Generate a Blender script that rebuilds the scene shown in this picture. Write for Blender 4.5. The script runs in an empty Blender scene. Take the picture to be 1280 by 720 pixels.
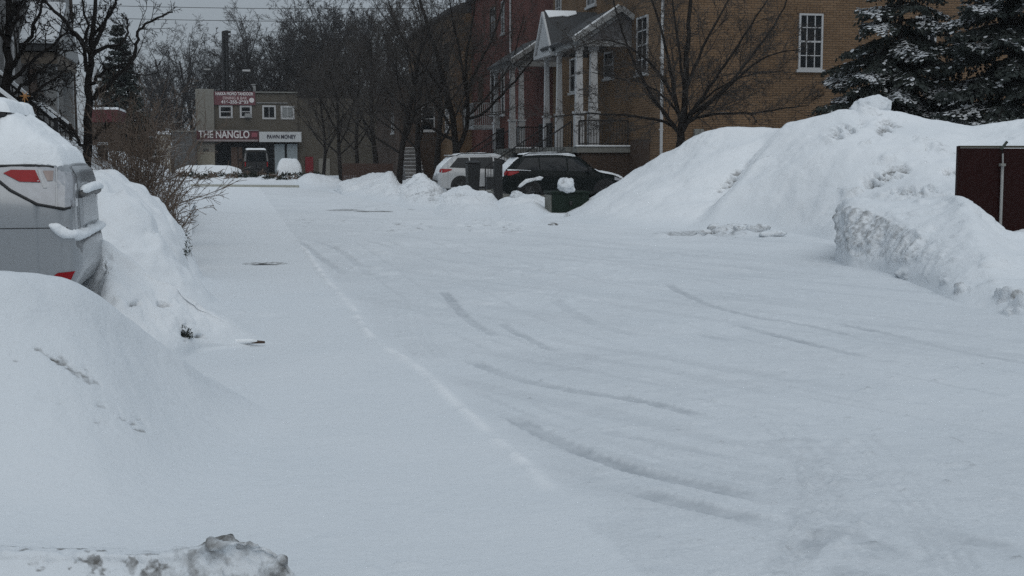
import bpy, bmesh, math, random
import numpy as np
from mathutils import Vector, Matrix
from mathutils.bvhtree import BVHTree

R = math.radians
rng = random.Random(7)
nrs = np.random.RandomState(11)
sc = bpy.context.scene
COL = sc.collection

# ------------------------------------------------------------------ camera
CAMZ, F, YAW, PITCH = 1.6, 1650.0, R(11.64), math.atan(165 / 1650)
cd = bpy.data.cameras.new('camera'); cam = bpy.data.objects.new('camera', cd); COL.objects.link(cam)
cam.location = (0, 0, CAMZ); cam.rotation_euler = (math.pi / 2 - PITCH, 0, -YAW)
cd.sensor_width = 36; cd.lens = 36 * F / 1280; cd.clip_end = 3000; cd.clip_start = .1
sc.camera = cam
FH = np.array([math.sin(YAW), math.cos(YAW), 0]); RT = np.array([math.cos(YAW), -math.sin(YAW), 0])
CP, SP = math.cos(PITCH), math.sin(PITCH); C0 = np.array([0, 0, CAMZ])

def ray(px, py):
    u, v = (px - 640) / F, (360 - py) / F
    return FH * (CP + v * SP) + RT * u + np.array([0, 0, -SP + v * CP])
def W(px, py, d):          # where the line of sight of a photo pixel is d metres ahead
    r = ray(px, py); return C0 + r * (d / float(r @ FH))
def G(px, py, z=0.0):      # where it meets the level z
    r = ray(px, py); return C0 + r * ((z - CAMZ) / r[2])
def WY(px, py, Y):
    r = ray(px, py); return C0 + r * (Y / r[1])
def WX(px, py, X):
    r = ray(px, py); return C0 + r * (X / r[0])
def proj(P):
    q = P - C0; f = q @ FH; r = q @ RT; z = q[:, 2]
    zc = f * CP - z * SP; yc = f * SP + z * CP
    return 640 + F * r / zc, 360 - F * yc / zc

# ------------------------------------------------------------------ noise
def _hash(ix, iy, iz, s):
    h = (ix.astype(np.int64) * 374761393 + iy.astype(np.int64) * 668265263 + iz.astype(np.int64) * 2147483647 + s * 1274126177) & 0xffffffff
    h = ((h ^ (h >> 13)) * 1274126177) & 0xffffffff
    h = (h ^ (h >> 16)) & 0xffffffff
    return h / 4294967295.0
def vnoise(P, s=0):
    i = np.floor(P); f = P - i; f = f * f * f * (f * (f * 6 - 15) + 10); i = i.astype(np.int64)
    o = 0
    for a in (0, 1):
        wx = f[:, 0] if a else 1 - f[:, 0]
        for b in (0, 1):
            wy = f[:, 1] if b else 1 - f[:, 1]
            for c in (0, 1):
                wz = f[:, 2] if c else 1 - f[:, 2]
                o = o + wx * wy * wz * _hash(i[:, 0] + a, i[:, 1] + b, i[:, 2] + c, s)
    return o * 2 - 1
def fbm(P, scale, octv=4, s=0, gain=.5):
    P = np.asarray(P, float)
    if P.shape[1] == 2: P = np.c_[P, np.zeros(len(P))]
    o = 0; a = 1.; k = scale; t = 0
    for q in range(octv):
        o = o + a * vnoise(P * k + 17.3 * q, s + q); t += a; a *= gain; k *= 2.03
    return o / t
def sstep(a, b, x):
    t = np.clip((x - a) / (b - a), 0, 1); return t * t * (3 - 2 * t)

# ------------------------------------------------------------------ object helpers
def tag(o, label=None, cat=None, group=None, kind=None):
    if label: o['label'] = label
    if cat: o['category'] = cat
    if group: o['group'] = group
    if kind: o['kind'] = kind
    return o
def thing(name, label, cat, loc=(0, 0, 0), rz=0, group=None):
    o = bpy.data.objects.new(name, None); COL.objects.link(o)
    o.empty_display_size = .2
    o.location = loc; o.rotation_euler = (0, 0, rz)
    return tag(o, label, cat, group)
def link(name, me, m, parent=None, smooth=False):
    me.materials.append(m)
    if smooth: me.polygons.foreach_set('use_smooth', [True] * len(me.polygons))
    o = bpy.data.objects.new(name, me); COL.objects.link(o)
    if parent: o.parent = parent
    return o
def mesh_np(name, V, Fc):
    me = bpy.data.meshes.new(name)
    V = np.asarray(V, np.float32); Fc = np.asarray(Fc, np.int32)
    me.vertices.add(len(V)); me.vertices.foreach_set('co', V.ravel())
    n = Fc.shape[1]
    me.loops.add(Fc.size); me.loops.foreach_set('vertex_index', Fc.ravel())
    me.polygons.add(len(Fc)); me.polygons.foreach_set('loop_start', np.arange(0, Fc.size, n, dtype=np.int32))
    try: me.polygons.foreach_set('loop_total', np.full(len(Fc), n, dtype=np.int32))
    except Exception: pass
    me.update(calc_edges=True); me.validate()
    return me
def set_attr(me, name, val):
    a = me.attributes.new(name, 'FLOAT', 'POINT'); a.data.foreach_set('value', np.asarray(val, np.float32))
def grid_faces(nu, nv):
    i = np.arange(nu * nv).reshape(nu, nv)
    return np.stack([i[:-1, :-1], i[1:, :-1], i[1:, 1:], i[:-1, 1:]], -1).reshape(-1, 4)
def copy_tree(o, parent=None):
    c = o.copy(); COL.objects.link(c); c.parent = parent
    for ch in [x for x in bpy.data.objects if x.parent == o]: copy_tree(ch, c)
    return c

class MB:
    """collects shapes, builds ONE mesh object; coordinates are world ones unless local"""
    def __init__(s): s.v = []; s.f = []
    def add(s, vs, fs):
        b = len(s.v); s.v += [tuple(map(float, p)) for p in vs]; s.f += [tuple(i + b for i in f) for f in fs]; return s
    def box(s, x0, x1, y0, y1, z0, z1):
        x0, x1 = sorted((x0, x1)); y0, y1 = sorted((y0, y1)); z0, z1 = sorted((z0, z1))
        v = [(x, y, z) for z in (z0, z1) for y in (y0, y1) for x in (x0, x1)]
        return s.add(v, [(0, 2, 3, 1), (4, 5, 7, 6), (0, 1, 5, 4), (2, 6, 7, 3), (0, 4, 6, 2), (1, 3, 7, 5)])
    def prism(s, poly, d):      # closed outline (coplanar points) pushed along d
        n = len(poly); v = [Vector(p) for p in poly]; d = Vector(d); w = [p + d for p in v]
        return s.add(v + w, [tuple(range(n))[::-1], tuple(range(n, 2 * n))] + [(i, (i + 1) % n, n + (i + 1) % n, n + i) for i in range(n)])
    def tube(s, pts, r, n=8, cap=True):
        pts = [Vector(p) for p in pts]; rs = r if isinstance(r, (list, tuple)) else [r] * len(pts)
        b = len(s.v); prev = None
        for i, p in enumerate(pts):
            t = (pts[min(i + 1, len(pts) - 1)] - pts[max(i - 1, 0)]).normalized()
            a = t.orthogonal().normalized() if prev is None else (prev - t * prev.dot(t)).normalized()
            prev = a; c = t.cross(a)
            for k in range(n):
                q = p + (a * math.cos(2 * math.pi * k / n) + c * math.sin(2 * math.pi * k / n)) * rs[i]; s.v.append(tuple(q))
        for i in range(len(pts) - 1):
            for k in range(n):
                s.f.append((b + i * n + k, b + i * n + (k + 1) % n, b + (i + 1) * n + (k + 1) % n, b + (i + 1) * n + k))
        if cap:
            s.f.append(tuple(b + k for k in range(n))[::-1]); s.f.append(tuple(b + (len(pts) - 1) * n + k for k in range(n)))
        return s
    def bar(s, p, q, w, h):     # rectangular bar between two points, h measured upwards
        p, q = Vector(p), Vector(q); t = (q - p).normalized(); a = t.cross(Vector((0, 0, 1)))
        a = (a.normalized() if a.length > 1e-4 else Vector((1, 0, 0))) * w / 2; c = a.cross(t).normalized() * h / 2
        v = [p - a - c, p + a - c, p + a + c, p - a + c, q - a - c, q + a - c, q + a + c, q - a + c]
        return s.add(v, [(0, 3, 2, 1), (4, 5, 6, 7), (0, 1, 5, 4), (1, 2, 6, 5), (2, 3, 7, 6), (3, 0, 4, 7)])
    def build(s, name, m, parent=None, smooth=False, bevel=0, local=False):
        o0 = Vector((0, 0, 0)); p = parent
        while p is not None and not local: o0 += p.location; p = p.parent
        me = bpy.data.meshes.new(name); me.from_pydata([tuple(Vector(v) - o0) for v in s.v], [], s.f); me.update()
        bm = bmesh.new(); bm.from_mesh(me); bmesh.ops.recalc_face_normals(bm, faces=bm.faces)
        if bevel: bmesh.ops.bevel(bm, geom=bm.edges[:], offset=bevel, segments=2, affect='EDGES', profile=.6)
        bm.to_mesh(me); bm.free()
        return link(name, me, m, parent, smooth)

# ------------------------------------------------------------------ materials
MATS = {}
def nt(name):
    m = bpy.data.materials.new(name); m.use_nodes = True; t = m.node_tree
    return m, t, t.nodes['Principled BSDF'], t.nodes, t.links
def plain(name, col, rough=.6, metal=0, var=.15, scale=6., bump=0., bscale=40., spec=.4, coat=0, snow=0):
    m, t, b, N, L = nt(name); MATS[name] = m
    tc = N.new('ShaderNodeTexCoord'); no = N.new('ShaderNodeTexNoise'); no.inputs['Scale'].default_value = scale; no.inputs['Detail'].default_value = 6
    L.new(tc.outputs['Object'], no.inputs['Vector'])
    mx = N.new('ShaderNodeMix'); mx.data_type = 'RGBA'
    mx.inputs[6].default_value = (*[c * (1 - var) for c in col], 1); mx.inputs[7].default_value = (*[min(1, c * (1 + var)) for c in col], 1)
    L.new(no.outputs['Fac'], mx.inputs[0]); out = mx.outputs[2]
    if snow:                    # snow lying on what faces up
        ge = N.new('ShaderNodeNewGeometry'); sx = N.new('ShaderNodeSeparateXYZ'); L.new(ge.outputs['Normal'], sx.inputs[0])
        n2 = N.new('ShaderNodeTexNoise'); n2.inputs['Scale'].default_value = 2.2; n2.inputs['Detail'].default_value = 4; L.new(ge.outputs['Position'], n2.inputs['Vector'])
        ad = N.new('ShaderNodeMath'); ad.operation = 'ADD'; L.new(sx.outputs['Z'], ad.inputs[0]); L.new(n2.outputs['Fac'], ad.inputs[1])
        mr = N.new('ShaderNodeMapRange'); mr.inputs[1].default_value = 1.62 - snow; mr.inputs[2].default_value = 1.78 - snow; L.new(ad.outputs[0], mr.inputs[0])
        m2 = N.new('ShaderNodeMix'); m2.data_type = 'RGBA'; L.new(mr.outputs[0], m2.inputs[0]); L.new(out, m2.inputs[6]); m2.inputs[7].default_value = (.75, .78, .8, 1); out = m2.outputs[2]
    L.new(out, b.inputs['Base Color'])
    b.inputs['Roughness'].default_value = rough; b.inputs['Metallic'].default_value = metal; b.inputs['Specular IOR Level'].default_value = spec; b.inputs['Coat Weight'].default_value = coat
    if bump:
        n3 = N.new('ShaderNodeTexNoise'); n3.inputs['Scale'].default_value = bscale; n3.inputs['Detail'].default_value = 5; L.new(tc.outputs['Object'], n3.inputs['Vector'])
        bp = N.new('ShaderNodeBump'); bp.inputs['Strength'].default_value = bump; bp.inputs['Distance'].default_value = .02; L.new(n3.outputs['Fac'], bp.inputs['Height']); L.new(bp.outputs[0], b.inputs['Normal'])
    return m
def brick(name, c1, c2, mortar, bw=.25, bh=.085):
    m, t, b, N, L = nt(name); MATS[name] = m
    ge = N.new('ShaderNodeNewGeometry'); sp = N.new('ShaderNodeSeparateXYZ'); L.new(ge.outputs['Position'], sp.inputs[0])
    sn = N.new('ShaderNodeSeparateXYZ'); L.new(ge.outputs['True Normal'], sn.inputs[0])
    ab = N.new('ShaderNodeMath'); ab.operation = 'ABSOLUTE'; L.new(sn.outputs['X'], ab.inputs[0])
    gt = N.new('ShaderNodeMath'); gt.operation = 'GREATER_THAN'; gt.inputs[1].default_value = .5; L.new(ab.outputs[0], gt.inputs[0])
    mf = N.new('ShaderNodeMix'); L.new(gt.outputs[0], mf.inputs[0]); L.new(sp.outputs['X'], mf.inputs[2]); L.new(sp.outputs['Y'], mf.inputs[3])
    cb = N.new('ShaderNodeCombineXYZ'); L.new(mf.outputs[0], cb.inputs[0]); L.new(sp.outputs['Z'], cb.inputs[1])
    br = N.new('ShaderNodeTexBrick'); L.new(cb.outputs[0], br.inputs['Vector'])
    br.inputs['Color1'].default_value = (*c1, 1); br.inputs['Color2'].default_value = (*c2, 1); br.inputs['Mortar'].default_value = (*mortar, 1)
    br.inputs['Scale'].default_value = 1; br.inputs['Brick Width'].default_value = bw; br.inputs['Row Height'].default_value = bh; br.inputs['Mortar Size'].default_value = .009; br.inputs['Bias'].default_value = -.1
    no = N.new('ShaderNodeTexNoise'); no.inputs['Scale'].default_value = .7; no.inputs['Detail'].default_value = 7; L.new(ge.outputs['Position'], no.inputs['Vector'])
    mr = N.new('ShaderNodeMapRange'); mr.inputs[1].default_value = .3; mr.inputs[2].default_value = .7; mr.inputs[3].default_value = .78; mr.inputs[4].default_value = 1.18; L.new(no.outputs['Fac'], mr.inputs[0])
    mu = N.new('ShaderNodeMix'); mu.data_type = 'RGBA'; mu.blend_type = 'MULTIPLY'; mu.inputs[0].default_value = 1; L.new(br.outputs['Color'], mu.inputs[6]); L.new(mr.outputs[0], mu.inputs[7])
    L.new(mu.outputs[2], b.inputs['Base Color']); b.inputs['Roughness'].default_value = .9; b.inputs['Specular IOR Level'].default_value = .2
    bp = N.new('ShaderNodeBump'); bp.inputs['Strength'].default_value = .5; bp.inputs['Distance'].default_value = .01; L.new(br.outputs['Fac'], bp.inputs['Height']); bp.invert = True; L.new(bp.outputs[0], b.inputs['Normal'])
    return m
def snow_mat(name):
    m, t, b, N, L = nt(name); MATS[name] = m
    ge = N.new('ShaderNodeNewGeometry')
    def noise(sc_, det=6, rough=.55):
        n = N.new('ShaderNodeTexNoise'); n.inputs['Scale'].default_value = sc_; n.inputs['Detail'].default_value = det; n.inputs['Roughness'].default_value = rough; L.new(ge.outputs['Position'], n.inputs['Vector']); return n
    big = noise(.8, 8)
    mx = N.new('ShaderNodeMix'); mx.data_type = 'RGBA'; mx.inputs[6].default_value = (.66, .70, .735, 1); mx.inputs[7].default_value = (.75, .775, .80, 1); L.new(big.outputs['Fac'], mx.inputs[0])
    af = N.new('ShaderNodeAttribute'); af.attribute_name = 'fresh_lit'; m0 = N.new('ShaderNodeMix'); m0.data_type = 'RGBA'; L.new(af.outputs['Fac'], m0.inputs[0]); L.new(mx.outputs[2], m0.inputs[6]); m0.inputs[7].default_value = (.89, .905, .92, 1); mx = m0  # lighter snow: loose ridge crumbs, and sky light painted on piles and far ground
    at = N.new('ShaderNodeAttribute'); at.attribute_name = 'wear'
    m1 = N.new('ShaderNodeMix'); m1.data_type = 'RGBA'; L.new(at.outputs['Fac'], m1.inputs[0]); L.new(mx.outputs[2], m1.inputs[6]); m1.inputs[7].default_value = (.40, .43, .46, 1)
    ad = N.new('ShaderNodeAttribute'); ad.attribute_name = 'dirt_shade'  # carries dirt and the painted shade of the big pile's crease
    dn = noise(9, 10, .7)
    sm = N.new('ShaderNodeMath'); sm.operation = 'MULTIPLY_ADD'; L.new(ad.outputs['Fac'], sm.inputs[0]); sm.inputs[1].default_value = .62; L.new(dn.outputs['Fac'], sm.inputs[2])
    mr = N.new('ShaderNodeMapRange'); mr.inputs[1].default_value = .66; mr.inputs[2].default_value = 1.0; L.new(sm.outputs[0], mr.inputs[0])
    m2 = N.new('ShaderNodeMix'); m2.data_type = 'RGBA'; L.new(mr.outputs[0], m2.inputs[0]); L.new(m1.outputs[2], m2.inputs[6]); m2.inputs[7].default_value = (.135, .13, .122, 1)
    ag = N.new('ShaderNodeAttribute'); ag.attribute_name = 'grain'; gn = noise(34, 5, .75)
    g1 = N.new('ShaderNodeMapRange'); g1.inputs[1].default_value = .40; g1.inputs[2].default_value = .66; L.new(gn.outputs['Fac'], g1.inputs[0])
    g2 = N.new('ShaderNodeMath'); g2.operation = 'MULTIPLY_ADD'; L.new(ag.outputs['Fac'], g2.inputs[0]); g2.inputs[1].default_value = .42; g2.inputs[2].default_value = .07
    g3 = N.new('ShaderNodeMath'); g3.operation = 'MULTIPLY'; L.new(g1.outputs[0], g3.inputs[0]); L.new(g2.outputs[0], g3.inputs[1])
    m3 = N.new('ShaderNodeMix'); m3.data_type = 'RGBA'; L.new(g3.outputs[0], m3.inputs[0]); L.new(m2.outputs[2], m3.inputs[6]); m3.inputs[7].default_value = (.44, .47, .50, 1)
    L.new(m3.outputs[2], b.inputs['Base Color']); b.inputs['Roughness'].default_value = .85; b.inputs['Specular IOR Level'].default_value = .15
    f1 = noise(38, 8, .75); f2 = noise(7, 6, .6)
    b1 = N.new('ShaderNodeBump'); b1.inputs['Strength'].default_value = .5; b1.inputs['Distance'].default_value = .02; L.new(f1.outputs['Fac'], b1.inputs['Height'])
    b2 = N.new('ShaderNodeBump'); b2.inputs['Strength'].default_value = .3; b2.inputs['Distance'].default_value = .05; L.new(f2.outputs['Fac'], b2.inputs['Height']); L.new(b2.outputs[0], b1.inputs['Normal'])
    L.new(b1.outputs[0], b.inputs['Normal'])
    return m
SNOW = snow_mat('snow')
CAP = plain('fresh_snow', (.8, .825, .845), .85, var=.04, bump=.35, bscale=30, spec=.15)
BARK = plain('dark_bark', (.022, .02, .019), .9, var=.4, scale=9, bump=.5, bscale=30, spec=.1, snow=.12)
TWIG = plain('dark_twigs', (.062, .056, .052), .9, var=.35, spec=.1, snow=-.06)
TWIGL = plain('snowy_twigs', (.026, .024, .023), .9, var=.35, spec=.1, snow=.12)
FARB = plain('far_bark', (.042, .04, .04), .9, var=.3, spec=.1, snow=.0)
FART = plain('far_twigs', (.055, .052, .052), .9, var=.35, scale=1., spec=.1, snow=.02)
BRUSH = plain('brown_twigs', (.15, .115, .092), .9, var=.35, spec=.1, snow=.2)
SPSN = plain('spruce_snow', (.56, .58, .60), .9, var=.1)
NEEDLE = plain('spruce_needles', (.034, .041, .037), .8, var=.45, scale=3., spec=.15, snow=.2)
LEAFD = plain('dark_shrub_leaves', (.03, .036, .028), .8, var=.4, spec=.15)
TAN = brick('tan_brick', (.19, .122, .072), (.148, .093, .054), (.07, .053, .04))
RED = brick('red_brick', (.12, .042, .033), (.095, .034, .027), (.05, .034, .03))
BRN = brick('brown_brick', (.085, .06, .046), (.07, .05, .04), (.055, .045, .04))
GRYB = brick('grey_stone', (.16, .155, .15), (.075, .072, .07), (.2, .2, .2), .62, .34)
WHITE = plain('white_paint', (.42, .425, .43), .5, var=.08, scale=3)
DIMW = plain('weathered_white_paint', (.25, .255, .255), .6, var=.12, scale=3)
GLASS = plain('dark_window_glass', (.010, .012, .014), .08, var=.3, spec=.15)
BLIND = plain('window_blind', (.2, .21, .21), .6, var=.1)
BLACK = plain('black_iron', (.012, .012, .013), .5, var=.2)
SHING = plain('grey_shingle', (.055, .057, .06), .9, var=.3, scale=12, bump=.6, bscale=14)
CONC = plain('concrete', (.2, .2, .185), .9, var=.15, bump=.2)
KERBM = plain('kerb_concrete', (.36, .36, .32), .9, var=.15, bump=.2)
WOODB = plain('brown_wood', (.07, .045, .032), .8, var=.3, scale=5)
RUST = plain('dark_red_gate_paint', (.017, .0045, .004), .6, spec=.1, var=.25, scale=4, bump=.1, bscale=20)

# ------------------------------------------------------------------ world and light
w = bpy.data.worlds.new('World'); sc.world = w; w.use_nodes = True
N, L = w.node_tree.nodes, w.node_tree.links; bg = N['Background']
sky = N.new('ShaderNodeTexSky'); sky.sky_type = 'NISHITA'; sky.sun_disc = False
SEL, SAZ = R(45), R(183)      # elevation, and azimuth measured from +Y towards +X
sky.sun_elevation = SEL; sky.sun_rotation = SAZ
hs = N.new('ShaderNodeHueSaturation'); hs.inputs['Saturation'].default_value = .35; L.new(sky.outputs[0], hs.inputs['Color'])
tcw = N.new('ShaderNodeTexCoord'); sxyz = N.new('ShaderNodeSeparateXYZ'); L.new(tcw.outputs['Generated'], sxyz.inputs[0])
zr = N.new('ShaderNodeMapRange'); zr.inputs[1].default_value = 0; zr.inputs[2].default_value = 1; zr.inputs[3].default_value = .40; zr.inputs[4].default_value = 1.0; L.new(sxyz.outputs['Z'], zr.inputs[0])
cn = N.new('ShaderNodeTexNoise'); cn.inputs['Scale'].default_value = 2.2; cn.inputs['Detail'].default_value = 5; L.new(tcw.outputs['Generated'], cn.inputs['Vector'])
cr = N.new('ShaderNodeMapRange'); cr.inputs[1].default_value = .3; cr.inputs[2].default_value = .7; cr.inputs[3].default_value = .93; cr.inputs[4].default_value = 1.07; L.new(cn.outputs['Fac'], cr.inputs[0])
mm = N.new('ShaderNodeMath'); mm.operation = 'MULTIPLY'; L.new(zr.outputs[0], mm.inputs[0]); L.new(cr.outputs[0], mm.inputs[1])
cl = N.new('ShaderNodeMix'); cl.data_type = 'RGBA'; cl.inputs[6].default_value = (0, 0, 0, 1); cl.inputs[7].default_value = (5.15, 5.98, 6.8, 1); L.new(mm.outputs[0], cl.inputs[0])
mxs = N.new('ShaderNodeMix'); mxs.data_type = 'RGBA'; mxs.inputs[0].default_value = .92; L.new(hs.outputs[0], mxs.inputs[6]); L.new(cl.outputs[2], mxs.inputs[7])
L.new(mxs.outputs[2], bg.inputs['Color']); bg.inputs['Strength'].default_value = .1
sd = bpy.data.lights.new('sun', 'SUN'); sd.energy = .65; sd.angle = R(55); sd.color = (1, .96, .9)
so = bpy.data.objects.new('sun', sd); COL.objects.link(so)
sv = Vector((math.sin(SAZ) * math.cos(SEL), math.cos(SAZ) * math.cos(SEL), math.sin(SEL)))
so.rotation_euler = (-sv).to_track_quat('-Z', 'Y').to_euler(); so.location = (0, -30, 40)
vs = sc.view_settings; vs.view_transform = 'Standard'; vs.look = 'None'; vs.exposure = .17; vs.gamma = 1
sc.cycles.use_denoising = False; sc.cycles.max_bounces = 6; sc.cycles.volume_bounces = 0

# ------------------------------------------------------------------ ground
def axis(segs):
    out = [segs[0][0]]
    for a, b, s0, s1 in segs:
        x = a
        while x < b - 1e-6:
            k = (x - a) / (b - a); x += s0 + (s1 - s0) * k
            out.append(min(x, b))
    return np.array(out)
xs = axis([(-600, -60, 60, 20), (-60, -8, 6, .6), (-8, -2.2, .5, .06), (-2.2, 6.6, .027, .027), (6.6, 16, .06, .4), (16, 80, .5, 8), (80, 600, 12, 60)])
ys = axis([(-80, 2.5, 20, .3), (2.5, 4.2, .1, .04), (4.2, 15, .025, .042), (15, 30, .045, .12), (30, 75, .14, .4), (75, 130, .6, 4), (130, 900, 8, 80)])
gx, gy = np.meshgrid(xs, ys, indexing='ij'); P2 = np.c_[gx.ravel(), gy.ravel()]
def yard(x, y): return .27 * sstep(-.9, -2.2, x) * sstep(8.2, 9.6, y) * sstep(60, 30, y)
def polydist(P, pts):
    d = np.full(len(P), 1e9)
    for a, b in zip(pts[:-1], pts[1:]):
        ab = b - a; t = np.clip(((P - a) @ ab) / (ab @ ab + 1e-12), 0, 1)
        d = np.minimum(d, np.hypot(*(P - (a + t[:, None] * ab)).T))
    return d
def smooth_poly(p, n=10):
    p = [np.array(q) for q in p]; p = [2 * p[0] - p[1]] + p + [2 * p[-1] - p[-2]]; out = []
    for i in range(1, len(p) - 2):
        for t in np.linspace(0, 1, n, endpoint=False):
            out.append(.5 * (2 * p[i] + (p[i + 1] - p[i - 1]) * t + (2 * p[i - 1] - 5 * p[i] + 4 * p[i + 1] - p[i + 2]) * t * t + (3 * p[i] - p[i - 1] - 3 * p[i + 1] + p[i + 2]) * t ** 3))
    out.append(p[-2]); return out
def gpoly(pp): return [G(*p)[:2] for p in pp]
z = yard(P2[:, 0], P2[:, 1]); wear = np.zeros(len(P2)); dirt_shade = np.zeros(len(P2))
near = (P2[:, 1] > 3) & (P2[:, 1] < 75) & (np.abs(P2[:, 0] - 3) < 14)
idx = np.where(near)[0]; Q = P2[idx]
zz = .022 * fbm(Q, .35, 3, 3) + .006 * fbm(Q, 1.6, 3, 5)
ww = np.zeros(len(idx)); dd = np.zeros(len(idx))
edge_px = [(372, 300), (405, 345), (440, 385), (455, 412), (480, 435), (520, 458), (560, 495), (610, 540), (655, 580), (720, 640)]
edge = smooth_poly(gpoly(edge_px))
# right of the ridge the road has been driven on: lumpy; left of it the fresh fall is smooth
def side(P, pts):
    A = np.array(pts); s = np.zeros(len(P)); best = np.full(len(P), 1e9)
    for a, b in zip(A[:-1], A[1:]):
        ab = b - a; t = np.clip(((P - a) @ ab) / (ab @ ab), 0, 1); d = np.hypot(*(P - (a + t[:, None] * ab)).T)
        m = d < best; best[m] = d[m]; s[m] = np.sign((P - a)[m, 0] * ab[1] - (P - a)[m, 1] * ab[0])
    return s, best
sd_, de = side(Q, edge); driven = sstep(-.15, .35, -sd_ * de * np.sign(np.median(-sd_[Q[:, 0] > 2])))
fade = sstep(60, 12, Q[:, 1])
rough = fbm(Q, 7, 3, 9); lump = sstep(.25, .6, fbm(Q, 9, 2, 21))
zz += driven * (.0055 * rough * (.4 + .6 * fade) + .005 * lump * fade); dr_e = np.array(G(880, 522)[:2]) - np.array(G(640, 472)[:2]); dr_e /= np.linalg.norm(dr_e); qa = Q @ dr_e; qb = Q @ np.array([-dr_e[1], dr_e[0]]); stk = fbm(np.c_[qa * .22 + .5 * np.sin(qb * .25), qb * 4.2 - .03 * qa * qa * .2], 1., 4, 87, .6); ww += driven * .15 * sstep(.05, .42, stk) * fade; zz -= driven * .004 * sstep(.05, .42, stk)
ww += driven * .13 * (1 + rough) * (.6 + .8 * fbm(Q, .8, 3, 29)); ridge = np.exp(-(de / .085) ** 2); ww *= 1 - ridge
# the ridge itself
zz += .028 * np.exp(-(de / .05) ** 2) * (.6 + .9 * fbm(Q, 2.6, 3, 31)) * sstep(.1, .9, np.hypot(*(Q - edge[-1]).T))
def track(pp, w, dep, wr, taper=True, berm=.6):
    global zz, ww
    pts = smooth_poly(gpoly(pp)); A = np.array(pts)
    lo, hi = A.min(0) - 1, A.max(0) + 1
    m = np.where((Q[:, 0] > lo[0]) & (Q[:, 0] < hi[0]) & (Q[:, 1] > lo[1]) & (Q[:, 1] < hi[1]))[0]
    d = polydist(Q[m], pts) + .010 * fbm(Q[m], 6, 2, 41)
    k = .72 + .4 * fbm(Q[m], 1.5, 2, 43)
    if taper:
        e = np.minimum(np.hypot(*(Q[m] - A[0]).T), np.hypot(*(Q[m] - A[-1]).T)); k *= sstep(-.1, .28, e)
    dep = dep * .55; wr = min(.98, wr * 2.1); core = sstep(w * .54, w * .40, d)
    zz[m] += -dep * core * k + dep * berm * np.exp(-((d - w * .72) / (w * .25)) ** 2) * k
    ww[m] = np.maximum(ww[m], wr * core * k * (.8 + .35 * fbm(Q[m], 14, 2, 47)))
T = track
T([(585, 450), (640, 472), (720, 490), (800, 503), (882, 523)], .13, .018, .5)
T([(634, 519), (700, 552), (780, 582), (870, 605), (964, 628)], .13, .022, .5)
T([(774, 606), (860, 630), (966, 657)], .14, .024, .7)
T([(554, 364), (575, 390), (600, 408), (619, 419)], .12, .02, .5)
T([(625, 402), (650, 418), (700, 441)], .10, .016, .4)
T([(834, 355), (870, 375), (930, 393), (1000, 405), (1082, 424)], .12, .016, .42)
T([(916, 404), (990, 425), (1085, 446)], .12, .018, .5)
T([(1038, 402), (1110, 418), (1200, 438), (1290, 454)], .12, .016, .42)
T([(720, 535), (800, 548), (948, 578)], .11, .010, .25)
T([(1085, 446), (1130, 455)], .15, .012, .3)
T([(1040, 642), (1092, 655)], .14, .014, .4)
T([(985, 700), (1040, 672), (1092, 682), (1135, 705)], .12, .016, .4)
T([(1160, 660), (1220, 675), (1290, 688)], .13, .014, .4)
T([(870, 415), (920, 428)], .14, .012, .3)
T([(690, 375), (735, 400), (800, 420)], .15, .010, .22)
T([(372, 300), (400, 322), (430, 342)], .13, .016, .3)
T([(392, 300), (430, 318), (462, 346)], .12, .016, .24)
T([(455, 300), (520, 318), (575, 330)], .12, .014, .16)
T([(470, 352), (520, 343)], .16, .010, .12)
T([(300, 292), (420, 283), (560, 290), (680, 300)], .22, .02, .1)
T([(240, 262), (330, 268), (420, 262), (520, 268)], .3, .02, .1)
T([(740, 320), (900, 330), (1000, 345)], .25, .012, .2)
for pp in ([(410, 302), (455, 335), (520, 385), (600, 432), (720, 470), (860, 498), (1000, 525)], [(440, 300), (500, 340), (575, 392), (690, 440), (820, 476), (960, 500)], [(480, 298), (560, 340), (660, 392), (780, 432), (930, 470), (1110, 510)], [(520, 296), (620, 332), (740, 372), (880, 412), (1040, 450), (1280, 500)], [(560, 300), (680, 335), (800, 362), (940, 396), (1100, 430), (1290, 470)],
    [(640, 300), (760, 325), (880, 350), (1010, 385), (1150, 412), (1290, 436)], [(560, 470), (640, 510), (760, 552), (900, 590), (1000, 612)], [(650, 500), (760, 540), (900, 575), (980, 590)], [(800, 455), (900, 478), (1030, 500), (1280, 548)], [(1010, 520), (1120, 560), (1290, 610)], [(600, 420), (700, 452), (820, 480)], [(880, 545), (1000, 580), (1060, 640), (1080, 720)]):
    T(pp, .055, .008, .16)
for k in range(4):      # tread arcs
    o = k * 12
    T([(498 + o, 372), (494 + o, 398), (503 + o, 425), (520 + o, 448)], .055, .010, .1)
    T([(938 + o * 1.3, 520), (985 + o * 1.3, 565), (1003 + o * 1.3, 620), (980 + o * 1.3, 680), (945 + o * 1.3, 730)], .03, .016, .19)
    T([(1030 + o * 1.5, 540), (1090 + o * 1.5, 600), (1140 + o * 1.5, 660), (1175 + o * 1.5, 730)], .03, .016, .19)
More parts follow.
